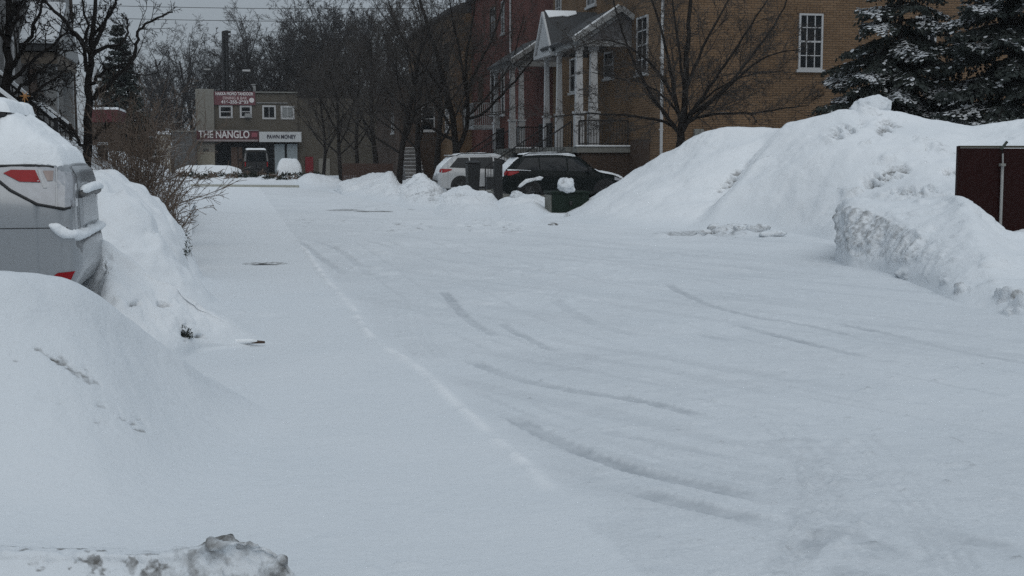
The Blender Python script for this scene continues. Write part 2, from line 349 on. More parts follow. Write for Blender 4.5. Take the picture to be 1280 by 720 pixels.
# churned crumbs where the tracks cross
px_, py_ = proj(np.c_[Q, np.zeros(len(Q))])
ch = sstep(130, 20, np.abs(px_ - (1010 + (py_ - 600) * .55))) * sstep(500, 560, py_)
zz += ch * (.010 * np.abs(fbm(Q, 11, 3, 61)) + .010 * sstep(.2, .45, fbm(Q, 16, 2, 67)))
ww = np.maximum(ww, ch * .34 * sstep(.0, .5, fbm(Q, 8, 3, 71)))
scat = sstep(.58, .72, fbm(Q, 13, 2, 77)) * driven * sstep(250, 330, py_)
zz += scat * .014; dd = np.maximum(dd, scat * .3 * sstep(300, 500, py_))
# loose lumps where the drives meet the street
for (cx, cy, rx, ry, a) in [(620, 283, 70, 16, .06), (500, 285, 60, 12, .04), (890, 295, 90, 7, .09), (470, 258, 40, 6, .05), (400, 277, 60, 4, .05), (590, 268, 50, 6, .06), (470, 335, 60, 14, .035), (700, 340, 190, 16, .026), (500, 312, 150, 13, .03), (820, 318, 120, 9, .03), (640, 375, 150, 12, .018), (330, 395, 60, 10, .02), (420, 680, 60, 14, .02), (500, 710, 60, 10, .02)]:
    e = ((px_ - cx) / rx) ** 2 + ((py_ - cy) / ry) ** 2; k = sstep(1, .2, e)
    sc_ = 5 if cy < 400 else 9
    lm = sstep(.05, .5, fbm(Q, sc_ * .7, 3, int(cx)))
    zz += k * a * lm * (1 + .5 * fbm(Q, sc_ * 2, 2, 5)); dd = np.maximum(dd, k * (.45 if a > .038 else .12) * sstep(.1, .5, fbm(Q, sc_ * .9, 3, int(cx) + 5)))
for (cx, cy, rx, ry, a) in [(545, 261, 38, 1.5, 1), (600, 259, 30, 1.2, .9), (430, 263, 25, 1.5, .55), (470, 265, 30, 1.2, .7), (250, 230, 20, 2, .4), (560, 266, 20, 1., .8), (905, 289, 70, 4.5, .45), (860, 292, 50, 3, .45)]:
    e = ((px_ - cx) / rx) ** 2 + ((py_ - cy) / ry) ** 2; k = sstep(1.1, .4, e + .5 * fbm(Q, 1.2, 3, 91)); dd = np.maximum(dd, k * a)
# manhole dip
mh = G(331, 329)[:2]; dm = np.hypot(*(Q - mh).T); zz -= .03 * sstep(.36, .22, dm + .1 * fbm(Q, 4, 3, 8)); dd = np.maximum(dd, .5 * sstep(.4, .3, dm))
z[idx] += zz; wear[idx] = ww; dirt_shade[idx] = dd; grain = np.zeros(len(P2)); grain[idx] = np.maximum(driven * .75, ch) * (.55 + .8 * fbm(Q, 1.2, 3, 39))
me = mesh_np('snowy_street', np.c_[P2, z], grid_faces(len(xs), len(ys)))
set_attr(me, 'wear', np.clip(wear, 0, 1)); set_attr(me, 'dirt_shade', dirt_shade); set_attr(me, 'grain', np.clip(grain, 0, 1)); fresh_lit = np.zeros(len(P2)); fresh_lit[idx] = np.clip(np.exp(-(de / .04) ** 2) * sstep(-.5, .2, fbm(Q, 4.5, 3, 17)), 0, 1) * .65 * sstep(.1, .9, np.hypot(*(Q - edge[-1]).T)) + .35 * sstep(14, 35, Q[:, 1]); set_attr(me, 'fresh_lit', np.clip(fresh_lit, 0, 1)); ZG = z.reshape(len(xs), len(ys))  # ridge snow is looser; the farther street is lightened to paint in light
def gz(P):
    i = np.clip(np.searchsorted(xs, P[:, 0]) - 1, 0, len(xs) - 2); j = np.clip(np.searchsorted(ys, P[:, 1]) - 1, 0, len(ys) - 2)
    a = np.clip((P[:, 0] - xs[i]) / (xs[i + 1] - xs[i]), 0, 1); b = np.clip((P[:, 1] - ys[j]) / (ys[j + 1] - ys[j]), 0, 1)
    return (ZG[i, j] * (1 - a) + ZG[i + 1, j] * a) * (1 - b) + (ZG[i, j + 1] * (1 - a) + ZG[i + 1, j + 1] * a) * b
tag(link('snowy_street', me, SNOW, None, True), 'snow covered street with tyre tracks', kind='structure').pop('label')
del me

# ------------------------------------------------------------------ snow piles (lofted surfaces)
def catmull(A, n):      # A: (k, ..., 3) -> (n, ..., 3) along the first axis
    k = len(A); B = np.concatenate([2 * A[:1] - A[1:2], A, 2 * A[-1:] - A[-2:-1]]); t = np.linspace(0, k - 1, n); i = np.minimum(t.astype(int), k - 2); f = (t - i).reshape((-1,) + (1,) * (A.ndim - 1))
    p0, p1, p2, p3 = B[i], B[i + 1], B[i + 2], B[i + 3]
    return .5 * (2 * p1 + (p2 - p0) * f + (2 * p0 - 5 * p1 + 4 * p2 - p3) * f * f + (3 * p1 - p0 - 3 * p2 + p3) * f ** 3)
def pile(name, label, cols, nu, nv, cat='snow pile', group=None, amp=.06, nscale=.9, fine=.012, fscale=6., dirt_shade=.0, spots=(), back=4., bulge=.12, post=None, seed=0, soft=1.45, basez=0., deep=.035, fresh_lit=.6):
    """cols: (crest px, py, distance, toe px, toe py[, bulge]); the toe lies on the ground"""
    rows = []
    for c in cols:
        cr_ = W(*c[:3]); to = G(c[3], c[4], basez); bu = c[5] if len(c) > 5 else bulge
        hgt = max(cr_[2], .02)
        dirb = (cr_ - to); dirb[2] = 0; dirb = dirb / (np.linalg.norm(dirb) + 1e-9)
        rows.append([cr_ + dirb * back * 1.02 + [0, 0, -cr_[2] - .25], cr_ + dirb * back * .75 + [0, 0, -hgt * .8], cr_ + dirb * back * .35 + [0, 0, -hgt * .22], cr_] +
                    [np.array([*(cr_ + (to - cr_) * t)[:2], to[2] + (cr_[2] - to[2]) * (1 - t) ** soft + bu * hgt * 4 * t * (1 - t)]) for t in (.15, .32, .5, .68, .85)] + [to, to - dirb * max(.3, .1 * np.hypot(*(cr_ - to)[:2])) + [0, 0, -.06]])
    A = np.array(rows); A = catmull(A, nu); A = np.swapaxes(catmull(np.swapaxes(A, 0, 1), nv), 0, 1)
    V = A.reshape(-1, 3)
    dz = A.copy(); du = np.gradient(A, axis=0); dv = np.gradient(A, axis=1); nn = np.cross(du, dv).reshape(-1, 3); nn /= np.linalg.norm(nn, axis=1, keepdims=True) + 1e-9
    if np.mean(nn[:, 2]) < 0: nn = -nn
    k = sstep(-.02, .3, V[:, 2]); V[:, 2] += gz(V) * (1 - k) * (V[:, 0] > -1.2)
    V = V + nn * (k * (amp * fbm(V, nscale, 4, seed) + fine * fbm(V, fscale, 4, seed + 7)))[:, None]
    px, py = proj(V)
    D = np.full(len(V), dirt_shade) * (.5 + fbm(V, 1.5, 3, seed + 3)) * k
    if post is not None: V, D = post(V, D, nn, px, py, k)
    for (cx, cy, rx, ry, ang, a) in spots:
        ca, sa = math.cos(R(ang)), math.sin(R(ang)); ex = ((px - cx) * ca + (py - cy) * sa) / rx; ey = (-(px - cx) * sa + (py - cy) * ca) / ry
        r2 = ex * ex + ey * ey; br_ = fbm(np.c_[px * .10 + py * .05, py * .28 - px * .05, px * 0], 1., 4, int(cx))
        m = sstep(1.5, .1, r2) * sstep(-.3, .25, br_)
        D = np.maximum(D, a * 1.15 * m); V = V + nn * (-deep * m + .5 * deep * sstep(1.4, .4, r2) * fbm(V, fscale * 1.5, 3, 98))[:, None]
    me = mesh_np(name, V, grid_faces(nu, nv)); set_attr(me, 'fresh_lit', np.clip(k * fresh_lit * (.8 + .5 * fbm(V, .8, 3, seed + 9)), 0, 1))  # light on the piles put into a paler snow colour
    set_attr(me, 'dirt_shade', np.clip(D, 0, 1)); set_attr(me, 'wear', np.zeros(len(V)))
    o = link(name, me, SNOW, None, True)
    return tag(o, label, cat, group)

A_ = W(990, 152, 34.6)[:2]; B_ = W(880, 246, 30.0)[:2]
def post_big(V, D, nn, px, py, k):
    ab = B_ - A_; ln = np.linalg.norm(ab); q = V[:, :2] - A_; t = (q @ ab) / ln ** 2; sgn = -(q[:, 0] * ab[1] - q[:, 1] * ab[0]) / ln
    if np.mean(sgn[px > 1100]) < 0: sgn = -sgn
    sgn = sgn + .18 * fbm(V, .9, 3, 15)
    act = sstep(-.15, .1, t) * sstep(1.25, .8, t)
    cd_ = np.interp(px, [700, 850, 990, 1110, 1290], [38, 36.5, 34.5, 33, 31]); dep = V @ FH
    up = .6 * sstep(-.35, .45, sgn) * sstep(6, 1.2, sgn) * act * sstep(0., 1.6, cd_ - dep)
    V = V + np.outer(up, [0, 0, 1])
    D = np.maximum(D, .46 * np.exp(-((sgn - .05) / .3) ** 2) * act * sstep(-.1, .3, fbm(V, 1.8, 4, 33)))  # crease dirt, darkened further to paint in the crease shadow
    # tumbled lumps on the right flank
    lum = sstep(.15, .55, fbm(V, 1.7, 3, 51)) * sstep(1000, 1060, px) * k * sstep(-.1, .15, fbm(V, .5, 2, 53))
    V = V + nn * (lum * .10 * sstep(0., 1.2, cd_ - dep))[:, None]; D = np.maximum(D, .26 * lum)
    D = np.maximum(D, k * .5 * sstep(.42, .62, fbm(V, 3.1, 3, 57)) * sstep(870, 1000, px) * sstep(-.2, .3, fbm(V, .6, 2, 58)))
    return V, D
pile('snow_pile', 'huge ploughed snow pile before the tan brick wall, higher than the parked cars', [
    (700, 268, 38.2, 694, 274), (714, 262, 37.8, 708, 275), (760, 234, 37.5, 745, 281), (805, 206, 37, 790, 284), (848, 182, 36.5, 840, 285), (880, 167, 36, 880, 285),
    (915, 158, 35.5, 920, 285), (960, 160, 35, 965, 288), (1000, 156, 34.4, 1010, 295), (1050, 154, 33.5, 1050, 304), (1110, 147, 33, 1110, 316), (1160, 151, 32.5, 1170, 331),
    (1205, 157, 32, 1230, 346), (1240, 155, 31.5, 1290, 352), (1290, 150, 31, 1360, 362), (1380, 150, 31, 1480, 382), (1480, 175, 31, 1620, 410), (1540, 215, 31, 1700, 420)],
    460, 230, amp=.09, nscale=.6, fine=.06, fscale=1.9, dirt_shade=.16, back=5., bulge=.04, soft=1.2, deep=.1, post=post_big, seed=5,
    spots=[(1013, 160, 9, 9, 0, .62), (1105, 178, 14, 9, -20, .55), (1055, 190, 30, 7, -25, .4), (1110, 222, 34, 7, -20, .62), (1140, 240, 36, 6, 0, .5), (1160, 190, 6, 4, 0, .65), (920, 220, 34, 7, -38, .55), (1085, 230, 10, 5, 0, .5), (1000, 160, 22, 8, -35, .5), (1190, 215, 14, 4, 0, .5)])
def post_wall(V, D, nn, px, py, k):
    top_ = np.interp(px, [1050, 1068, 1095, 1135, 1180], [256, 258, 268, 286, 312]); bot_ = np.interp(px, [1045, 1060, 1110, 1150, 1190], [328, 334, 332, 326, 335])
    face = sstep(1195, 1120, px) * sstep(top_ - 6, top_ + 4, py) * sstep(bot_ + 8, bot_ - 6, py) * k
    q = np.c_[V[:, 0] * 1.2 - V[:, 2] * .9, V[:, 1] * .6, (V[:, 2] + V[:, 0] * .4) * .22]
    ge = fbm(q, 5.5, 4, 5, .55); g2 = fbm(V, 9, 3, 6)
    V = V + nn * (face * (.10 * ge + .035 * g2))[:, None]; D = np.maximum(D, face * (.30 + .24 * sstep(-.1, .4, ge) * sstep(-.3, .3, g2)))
    lo = np.interp(px, [1070, 1150, 1215, 1280, 1400], [340, 356, 368, 380, 400])
    low = sstep(1085, 1150, px) * sstep(lo - 20, lo - 2, py) * sstep(lo + 22, lo + 8, py) * sstep(-.02, .02, V[:, 2])
    qq = np.c_[V[:, 0] + V[:, 2] * .8, V[:, 1], V[:, 2] * .5]
    lum = sstep(.02, .4, fbm(qq, 3.0, 3, 61)); V = V + nn * (low * .13 * lum)[:, None]; D = np.maximum(D, low * .46 * sstep(.05, .4, fbm(qq + [.06, 0, -.05], 3.0, 3, 61)) * sstep(-.3, .2, g2))
    mid = sstep(1075, 1120, px) * sstep(225, 250, py) * k * sstep(.1, .5, fbm(V, 2.2, 3, 64)); V = V + nn * (mid * .05)[:, None]
    return V, D
pile('snow_bank', 'knee-high ploughed snow bank with a steep grey scraped face, below the dark red gate', [
    (1050, 300, 20.9, 1043, 325, .5), (1054, 264, 20.8, 1048, 328, .55), (1068, 255, 20.6, 1062, 333, .5), (1100, 255, 20.4, 1104, 340, .38), (1140, 250, 20.4, 1150, 358, .2), (1172, 246, 20.2, 1195, 378, .1),
    (1196, 244, 19.5, 1235, 388, .06), (1212, 250, 19.3, 1255, 394, .06), (1228, 266, 19.2, 1275, 400, .06), (1255, 287, 19.0, 1320, 412, .05), (1300, 291, 19.0, 1380, 436, .05), (1400, 300, 19, 1520, 470, .05), (1450, 330, 19, 1560, 480, 0)],
    340, 190, cat='snow bank', amp=.05, nscale=1.2, fine=.03, fscale=4.5, dirt_shade=.12, back=4.5, post=post_wall, seed=25, soft=1.0, fresh_lit=.3)
pile('snow_bank', 'smooth rounded snow bank in the left foreground, hiding the lower side of the silver car', [
    (-600, 345, 6.3, -700, 760), (-300, 338, 6.4, -420, 740), (-120, 334, 6.6, -180, 720), (0, 336, 6.8, 60, 700), (60, 341, 7.0, 150, 690), (100, 353, 7.15, 190, 672), (132, 374, 7.3, 222, 652), (180, 411, 7.6, 268, 615), (215, 441, 7.8, 300, 585), (250, 466, 8.1, 325, 560), (298, 491, 8.5, 350, 532), (335, 508, 8.6, 372, 520), (360, 512, 8.6, 385, 516)],
    300, 240, fresh_lit=.0, cat='snow bank', amp=.035, nscale=.9, fine=.006, fscale=8, dirt_shade=.03, back=1.6, bulge=.0, seed=45, soft=1.9, deep=.008,
    spots=[(75, 452, 34, 4, 32, .62), (48, 437, 10, 3, 32, .45), (105, 468, 16, 4, 32, .55), (135, 510, 22, 4, 18, .4), (172, 534, 16, 5, 24, .6), (125, 528, 24, 3, 18, .42), (22, 452, 8, 2.5, 20, .42), (160, 522, 26, 8, 22, .4), (60, 500, 24, 3, 15, .36), (95, 462, 50, 10, 30, .4)])
pile('snow_bank', 'snow bank spilling over a buried low shrub beside the rear bumper of the silver car', [
    (60, 290, 12.0, 90, 470), (100, 294, 11.6, 120, 470), (125, 303, 11.1, 150, 470), (156, 321, 11.0, 178, 464), (189, 339, 10.95, 203, 456), (220, 354, 10.95, 226, 450), (245, 374, 11.0, 248, 442), (266, 394, 11.1, 272, 438), (302, 413, 11.3, 304, 435), (332, 424, 11.4, 336, 431), (352, 429, 11.4, 356, 431)],
    200, 150, cat='snow bank', amp=.10, nscale=1.8, fine=.034, fscale=5, deep=.05, dirt_shade=.06, back=1.2, bulge=.26, seed=65, 
    spots=[(232, 416, 5, 11, 0, .7), (168, 379, 9, 4, 0, .5), (205, 381, 9, 4, 10, .5), (252, 421, 8, 4, 0, .45), (135, 330, 5, 12, 10, .3)])
def ridge_mound(name, label, cat, a, b, prof, front, nu=230, nv=230, amp=.08, seed=0, spots=(), deep=.03, zs=1.):
    '''a rounded heap along the line a-b; prof = (distance from the line, height) across it'''
    a = np.array(a[:2]); b = np.array(b[:2]); e1 = (b - a) / np.linalg.norm(b - a); e2 = np.array([-e1[1], e1[0]]); Ln = np.linalg.norm(b - a); rmax = prof[-1][0]
    U, Vv = np.meshgrid(np.linspace(-rmax * 1.05, Ln + rmax * 1.05, nu), np.linspace(-rmax * front * 1.05, rmax * front * 1.05, nv), indexing='ij')
    u, v = U.ravel(), Vv.ravel(); P = np.c_[a + np.outer(u, e1) + np.outer(v, e2)]
    du = np.maximum(0, np.maximum(-u, u - Ln)); r = np.hypot(du, v / front); r = r * (1 + .10 * fbm(P, .9, 3, seed + 1))
    h = np.interp(r, [p[0] for p in prof], [p[1] for p in prof]) * zs
    V = np.c_[P, h]; k = sstep(0, .25, h); V[:, 2] += k * (amp * fbm(V, 1.1, 4, seed) + .10 * (np.abs(fbm(V, 1.9, 3, seed + 5)) * 2 - .5) + .022 * fbm(V, 5, 4, seed + 2)); V[:, :2] += (k * .06)[:, None] * np.c_[fbm(V, 2.4, 3, seed + 6), fbm(V, 2.4, 3, seed + 7)]; px, py = proj(V); D = k * .06 * (1 + fbm(V, 2, 3, seed))
    for (cx, cy, rx, ry, ang, a_) in spots:
        ca, sa = math.cos(R(ang)), math.sin(R(ang)); ex = ((px - cx) * ca + (py - cy) * sa) / rx; ey = (-(px - cx) * sa + (py - cy) * ca) / ry; r2 = ex * ex + ey * ey
        m = sstep(1.2, .2, r2) * sstep(-.15, .25, fbm(V, 9, 4, int(cx))); D = np.maximum(D, a_ * m); V[:, 2] -= deep * m
    me = mesh_np(name, V, grid_faces(nu, nv)); set_attr(me, 'dirt_shade', D); set_attr(me, 'fresh_lit', k * .3); set_attr(me, 'wear', np.zeros(len(V))); return tag(link(name, me, SNOW, None, True), label, cat)
ridge_mound('snow_mound', 'tall rounded snow mound over a hedge, between the silver car and the brown twiggy shrub', 'snow mound', W(-160, 205, 16.6), W(128, 210, 16.1),
    [(0, 1.44), (.2, 1.40), (.45, 1.20), (.68, .97), (.86, .70), (.96, .46), (1.03, .24), (1.13, .08), (1.4, -.03), (1.6, -.08)], 1.3, seed=85, amp=.07,
    spots=[(236, 312, 6, 18, 0, .8), (170, 305, 18, 5, 20, .42), (200, 322, 20, 5, 30, .45), (128, 252, 6, 3, 0, .5), (150, 300, 12, 5, 0, .35), (218, 338, 10, 5, 20, .55), (225, 300, 8, 10, 0, .35)])
ridge_mound('snow_mound', 'lower snow lump in front of the tall mound, just right of the tail lamp', 'snow mound', W(60, 230, 14.4), W(140, 232, 14.3),
    [(0, 1.25), (.12, 1.24), (.3, 1.10), (.5, .80), (.7, .45), (.9, .15), (1.1, -.02), (1.2, -.06)], 1.0, seed=95, amp=.05, zs=.97)
pile('snow_bank', 'raised snow bank in the front yards on the left, behind the thin tree trunk', [
    (-60, 160, 27, -60, 290), (30, 165, 27.5, 40, 290), (70, 168, 28, 75, 285), (95, 172, 28.5, 100, 280), (120, 182, 29, 125, 275), (150, 188, 30, 155, 272), (180, 198, 31, 185, 268), (208, 210, 32, 212, 264), (232, 238, 33, 236, 258), (242, 252, 33, 245, 256)],
    120, 60, cat='snow bank', amp=.1, nscale=.8, fine=.03, fscale=4, dirt_shade=.05, back=8, bulge=.1, seed=105)
pile('snow_mound', 'low snow mound around the slim street tree, left of the white car', [
    (418, 238, 60, 425, 242), (427, 229, 60, 432, 245), (450, 222, 59, 455, 248), (473, 218, 58, 472, 252), (487, 216, 57, 488, 255), (496, 227, 56, 500, 256), (503, 240, 55, 508, 257)],
    130, 70, cat='snow mound', amp=.16, nscale=.9, fine=0.095, fscale=3, dirt_shade=0.29, back=3, seed=125, spots=[(455, 236, 14, 5, 0, .3)])
pile('snow_mound', 'dirty lumpy snow mound at the tail of the white car', [
    (490, 244, 53, 492, 256), (499, 233, 53, 503, 259), (512, 224, 52, 520, 262), (528, 220, 51, 536, 263), (543, 228, 50, 550, 263), (551, 240, 49, 560, 263), (556, 252, 48, 566, 262)],
    130, 80, cat='snow mound', amp=.16, nscale=1., fine=0.114, fscale=3, dirt_shade=0.48, back=3, seed=145, spots=[(542, 244, 12, 10, 0, .4)])
pile('snow_mound', 'snow mound heaped in front of the black wheeled bin and the white car', [
    (528, 262, 45.5, 530, 267), (541, 254, 45.2, 543, 269), (559, 240, 45, 562, 273), (577, 234, 44.5, 582, 275), (594, 238, 44, 602, 276), (612, 245, 43.5, 620, 277), (626, 255, 43, 634, 277)],
    140, 80, cat='snow mound', amp=.14, nscale=1.1, fine=0.085, fscale=3.5, dirt_shade=0.38, back=1.5, seed=165)
pile('snow_mound', 'snow heap beside the dark parked car, spilling around the green utility box', [
    (610, 262, 42.5, 622, 277), (626, 250, 42.3, 634, 279), (649, 244, 42, 652, 281), (664, 243, 41.6, 668, 278), (680, 248, 41.4, 684, 268), (698, 255, 41.2, 700, 264), (712, 262, 41, 713, 264)],
    140, 80, cat='snow mound', amp=.12, nscale=1.1, fine=0.076, fscale=3.5, dirt_shade=0.26, back=1.6, seed=185)
pile('snow_bank', 'long white snow bank in the parking lot, left of the black van', [
    (214, 221, 98, 214, 223), (222, 212, 98, 222, 224), (240, 207, 97.5, 240, 224), (268, 206, 97, 268, 224), (298, 209, 97, 300, 224), (304, 221, 97, 306, 224)],
    60, 24, cat='snow bank', amp=.12, nscale=.7, fine=.04, fscale=2.5, dirt_shade=.1, back=3, seed=205)
pile('snow_bank', 'low snow bank with shrub tips showing, along the far kerb before the parking lot', [
    (190, 226, 83, 190, 232), (225, 221, 82.5, 225, 232), (260, 219, 82, 260, 232), (300, 219, 82, 300, 232), (340, 219, 82, 340, 232), (375, 219, 82, 378, 232), (400, 222, 81, 402, 233), (425, 228, 80, 428, 234)],
    120, 30, cat='snow bank', amp=.1, nscale=.8, fine=.07, fscale=2.2, dirt_shade=.2, back=4, seed=225)
pile('snow_mound', 'low snow mound under the bare trees, right of the snow-buried car', [
    (368, 228, 79, 368, 233), (376, 220, 79, 376, 235), (388, 216, 78, 389, 237), (403, 219, 77, 405, 239), (424, 225, 74, 426, 242), (434, 236, 72, 436, 242)],
    60, 30, cat='snow mound', amp=.14, nscale=.8, fine=.05, fscale=2.5, dirt_shade=.12, back=3, seed=245)
def post_deb(V, D, nn, px, py, k):
    g = sstep(190, 285, px) * sstep(375, 345, px)
    n1 = fbm(V, 5, 4, 3, .5); n2 = fbm(V, 22, 3, 13)
    n3 = fbm(V, 11, 3, 23)
    V = V + nn * (k * (g * (.065 * n1 + .012 * n2 + .022 * sstep(0, .3, n3)) + (1 - g) * (.02 * np.abs(n1) + .012 * n2 + .012 * sstep(.1, .5, n3))))[:, None]
    spec = sstep(.12, .42, fbm(V, 15, 4, 31, .6) + .25 * n3)
    return V, np.maximum(D, sstep(-.02, .07, V[:, 2]) * (g * (.66 + .6 * n1 + .5 * n2) + (1 - g) * (.12 + .55 * spec)))
pile('dirty_snow_clods', 'strip of dirty crusted snow with one big grey clod, at the lower left corner', [
    (-200, 690, 4.75, -260, 775), (-60, 689, 4.7, -80, 775), (0, 690, 4.7, -10, 775), (60, 692, 4.7, 60, 775), (130, 691, 4.66, 135, 775), (195, 693, 4.6, 205, 776), (235, 687, 4.55, 250, 776), (268, 679, 4.5, 285, 777), (300, 676, 4.5, 315, 778), (328, 683, 4.5, 345, 778, .25), (350, 699, 4.5, 372, 776, .25), (366, 725, 4.5, 388, 772)],
    330, 120, cat='dirty snow', amp=.02, nscale=4, fine=.01, fscale=12, back=.5, bulge=.12, post=post_deb, seed=265, fresh_lit=0)

# loose blocks of snow
def clod(name, label, cat, p, size, seed, m=SNOW, dirt_shade=.25, group=None, squash=1.0, n=28, sq=.92):
    u = np.linspace(0, 2 * math.pi, n * 2, endpoint=False); v = np.linspace(.02, math.pi - .02, n)
    U, Vv = np.meshgrid(u, v, indexing='ij'); D = np.stack([np.cos(U) * np.sin(Vv), np.sin(U) * np.sin(Vv), np.cos(Vv)], -1).reshape(-1, 3)
    D = np.sign(D) * np.abs(D) ** sq
    r = 1 + .34 * fbm(D + seed, 1.1, 3, seed) + .10 * fbm(D + seed, 4, 3, seed + 1)
    V = D * r[:, None] * np.array(size) * .5
    i = np.arange(len(u) * n).reshape(len(u), n); j = np.roll(i, -1, 0)
    Fc = np.stack([i[:, :-1], i[:, 1:], j[:, 1:], j[:, :-1]], -1).reshape(-1, 4)
    me = mesh_np(name, V, Fc); set_attr(me, 'dirt_shade', np.clip(dirt_shade * (.7 + fbm(D, 2, 3, seed + 4)), 0, 1)); set_attr(me, 'wear', np.zeros(len(V)))
    o = link(name, me, m, None, True); o.location = p
    return tag(o, label, cat, group)
clod('snow_block', 'block of snow sitting on top of the big pile, before the spruces', 'snow block', W(1090, 134, 32.9), (.95, .8, .62), 4, dirt_shade=.2)
clod('snow_lump', 'rounded lump of old snow on top of the green utility box', 'snow lump', W(707, 232.5, 37.3), (.5, .42, .42), 17, dirt_shade=.35, sq=.78)
clod('snow_chunk', 'yellowish snow chunk at the foot of the green utility box', 'snow chunk', W(662, 265, 36.8), (.5, .4, .3), 8, dirt_shade=.3)
clod('snow_chunk', 'small grey snow chunk behind the mound near the dark car tail', 'snow chunk', W(646, 247, 41.6), (.4, .4, .42), 12, dirt_shade=.4)
clod('snow_chunk', 'little snow chunk right of and below the green utility box', 'snow chunk', W(709, 272, 34.9), (.17, .15, .22), 14, dirt_shade=.45)
clod('ice_clod', 'dirty ice clod on the street left of the big pile foot', 'clod', W(691, 281, 30.7), (.24, .2, .1), 15, dirt_shade=.95)
gcl = 'frozen clods in a row at the foot of the big snow pile'
for k, (cx, cy) in enumerate([(880, 292), (905, 290), (917, 285), (926, 287), (936, 286), (947, 287), (956, 286), (967, 285), (965, 294), (892, 286)]):
    p = G(cx, cy + 2); clod('frozen_clod', 'pale frozen clod in the row at the foot of the big snow pile', 'clod', (p[0], p[1], .05), (.3 + .12 * (k % 3), .26, .16 + .04 * (k % 2)), 20 + k, dirt_shade=.4, group=gcl, n=14)

# ------------------------------------------------------------------ trees
def tube_batch(br, sides):
    Vs, Fs, b = [], [], 0; by = {}
    for pts, rad in br: by.setdefault(len(pts), []).append((pts, rad))
    for n, lst in by.items():
        P = np.array([x[0] for x in lst], float); Rr = np.array([x[1] for x in lst], float); m = len(lst)
        T = np.gradient(P, axis=1); T /= np.linalg.norm(T, axis=2, keepdims=True) + 1e-9
        ref = np.where(np.abs(T[:, :1, 2:]) > .9, np.array([1., 0, 0]), np.array([0, 0, 1.])); ref = np.broadcast_to(ref, T.shape)
        a = np.cross(T, ref); a /= np.linalg.norm(a, axis=2, keepdims=True) + 1e-9; c = np.cross(T, a)
        an = np.arange(sides) * 2 * math.pi / sides
        V = P[:, :, None] + (a[:, :, None] * np.cos(an)[None, None, :, None] + c[:, :, None] * np.sin(an)[None, None, :, None]) * Rr[:, :, None, None]
        i = np.arange(m * n * sides).reshape(m, n, sides); j = np.roll(i, -1, 2)
        Fs.append(np.stack([i[:, :-1], j[:, :-1], j[:, 1:], i[:, 1:]], -1).reshape(-1, 4) + b); Vs.append(V.reshape(-1, 3)); b += m * n * sides
    return np.concatenate(Vs), np.concatenate(Fs)
def unit(v): return v / (np.linalg.norm(v) + 1e-9)
def rperp(rs, t):
    a = np.cross(t, rs.normal(size=3)); return unit(a)
def grow(rs, p, d, Lg, r, lvl, spec, out):
    n = max(3, 8 - lvl * 1 if lvl < 3 else 4 if lvl == 3 else 3); pts = [p]; dirs = []; st = Lg / (n - 1); d = unit(np.array(d, float))
    for i in range(n - 1):
        d = unit(d + rs.normal(size=3) * spec['wander'][lvl] + np.array([0, 0, spec['up'][lvl]])); dirs.append(d); pts.append(pts[-1] + d * st)
    t = np.linspace(0, 1, n); rad = r * (1 - t * (1 - spec['taper'][lvl])); rad = np.maximum(rad, spec['rmin'])
    out.append((lvl, np.array(pts), rad)); sub(rs, np.array(pts), rad, Lg, lvl, spec, out)
def sub(rs, pts, rad, Lg, lvl, spec, out):
    if lvl + 1 >= spec['levels']: return
    nc = spec['n'][lvl]; nc = int(nc * (.8 + .4 * rs.rand()) + .5); n = len(pts); ph = rs.rand() * 6.28
    for k in range(nc):
        t = spec['t0'][lvl] + (1 - spec['t0'][lvl]) * ((k + rs.rand()) / nc); f = t * (n - 1); i = min(int(f), n - 2); q = pts[i] + (pts[i + 1] - pts[i]) * (f - i)
        tg = unit(pts[i + 1] - pts[i]); a = rperp(rs, tg)
        if lvl == 0: ph += 2.4; a = unit(np.array([math.cos(ph), math.sin(ph), 0]) - tg * tg[0] * math.cos(ph)); 
        an = R(spec['ang'][lvl]) * (.75 + .5 * rs.rand()); dd = tg * math.cos(an) + a * math.sin(an)
        grow(rs, q, dd, Lg * spec['len'][lvl] * (1.1 - .5 * t) * (.8 + .4 * rs.rand()), (rad[i] + (rad[i + 1] - rad[i]) * (f - i)) * spec['rr'][lvl], lvl + 1, spec, out)
STREET = dict(levels=5, n=[12, 8, 7, 5], t0=[.2, .12, .1, .1], ang=[48, 42, 42, 45], len=[.62, .46, .45, .5], rr=[.46, .5, .55, .62], taper=[.3, .3, .3, .4, .5], up=[.05, .10, .05, .03, .0], wander=[.06, .11, .14, .18, .2], rmin=.006)
WILD = dict(levels=5, n=[12, 8, 6, 5], t0=[.22, .15, .1, .1], ang=[40, 40, 42, 45], len=[.5, .45, .45, .5], rr=[.5, .55, .6, .65], taper=[.3, .3, .3, .4, .5], up=[.05, .12, .07, .04, .02], wander=[.07, .12, .15, .18, .2], rmin=.011)
def tree_meshes(branches, name, sides=(8, 6, 4, 3, 3)):
    tr = [(p, r) for l, p, r in branches if l <= 1]; cw = [(p, r) for l, p, r in branches if l > 1]
    out = []
    for lst, nm, s in ((tr, 'trunk', 7), (cw, 'crown', 3)):
        V, Fc = tube_batch(lst, s); out.append(mesh_np(nm, V, Fc))
    return out
def make_tree(name, label, loc, branches, bark, twig, cat='tree', group=None, rz=0, sc_=1):
    t = thing(name, label, cat, loc, rz, group); t.scale = (sc_,) * 3
    a, b = tree_meshes(branches, name)
    link('trunk', a, bark, t, True); link('crown', b, twig, t, True)
    return t
def rand_tree(seed, h, r, spec, trunk=.6):
    rs = np.random.RandomState(seed); out = []
    grow(rs, np.zeros(3), (rs.normal() * .03, rs.normal() * .03, 1), h * .78, r, 0, spec, out)
    return out
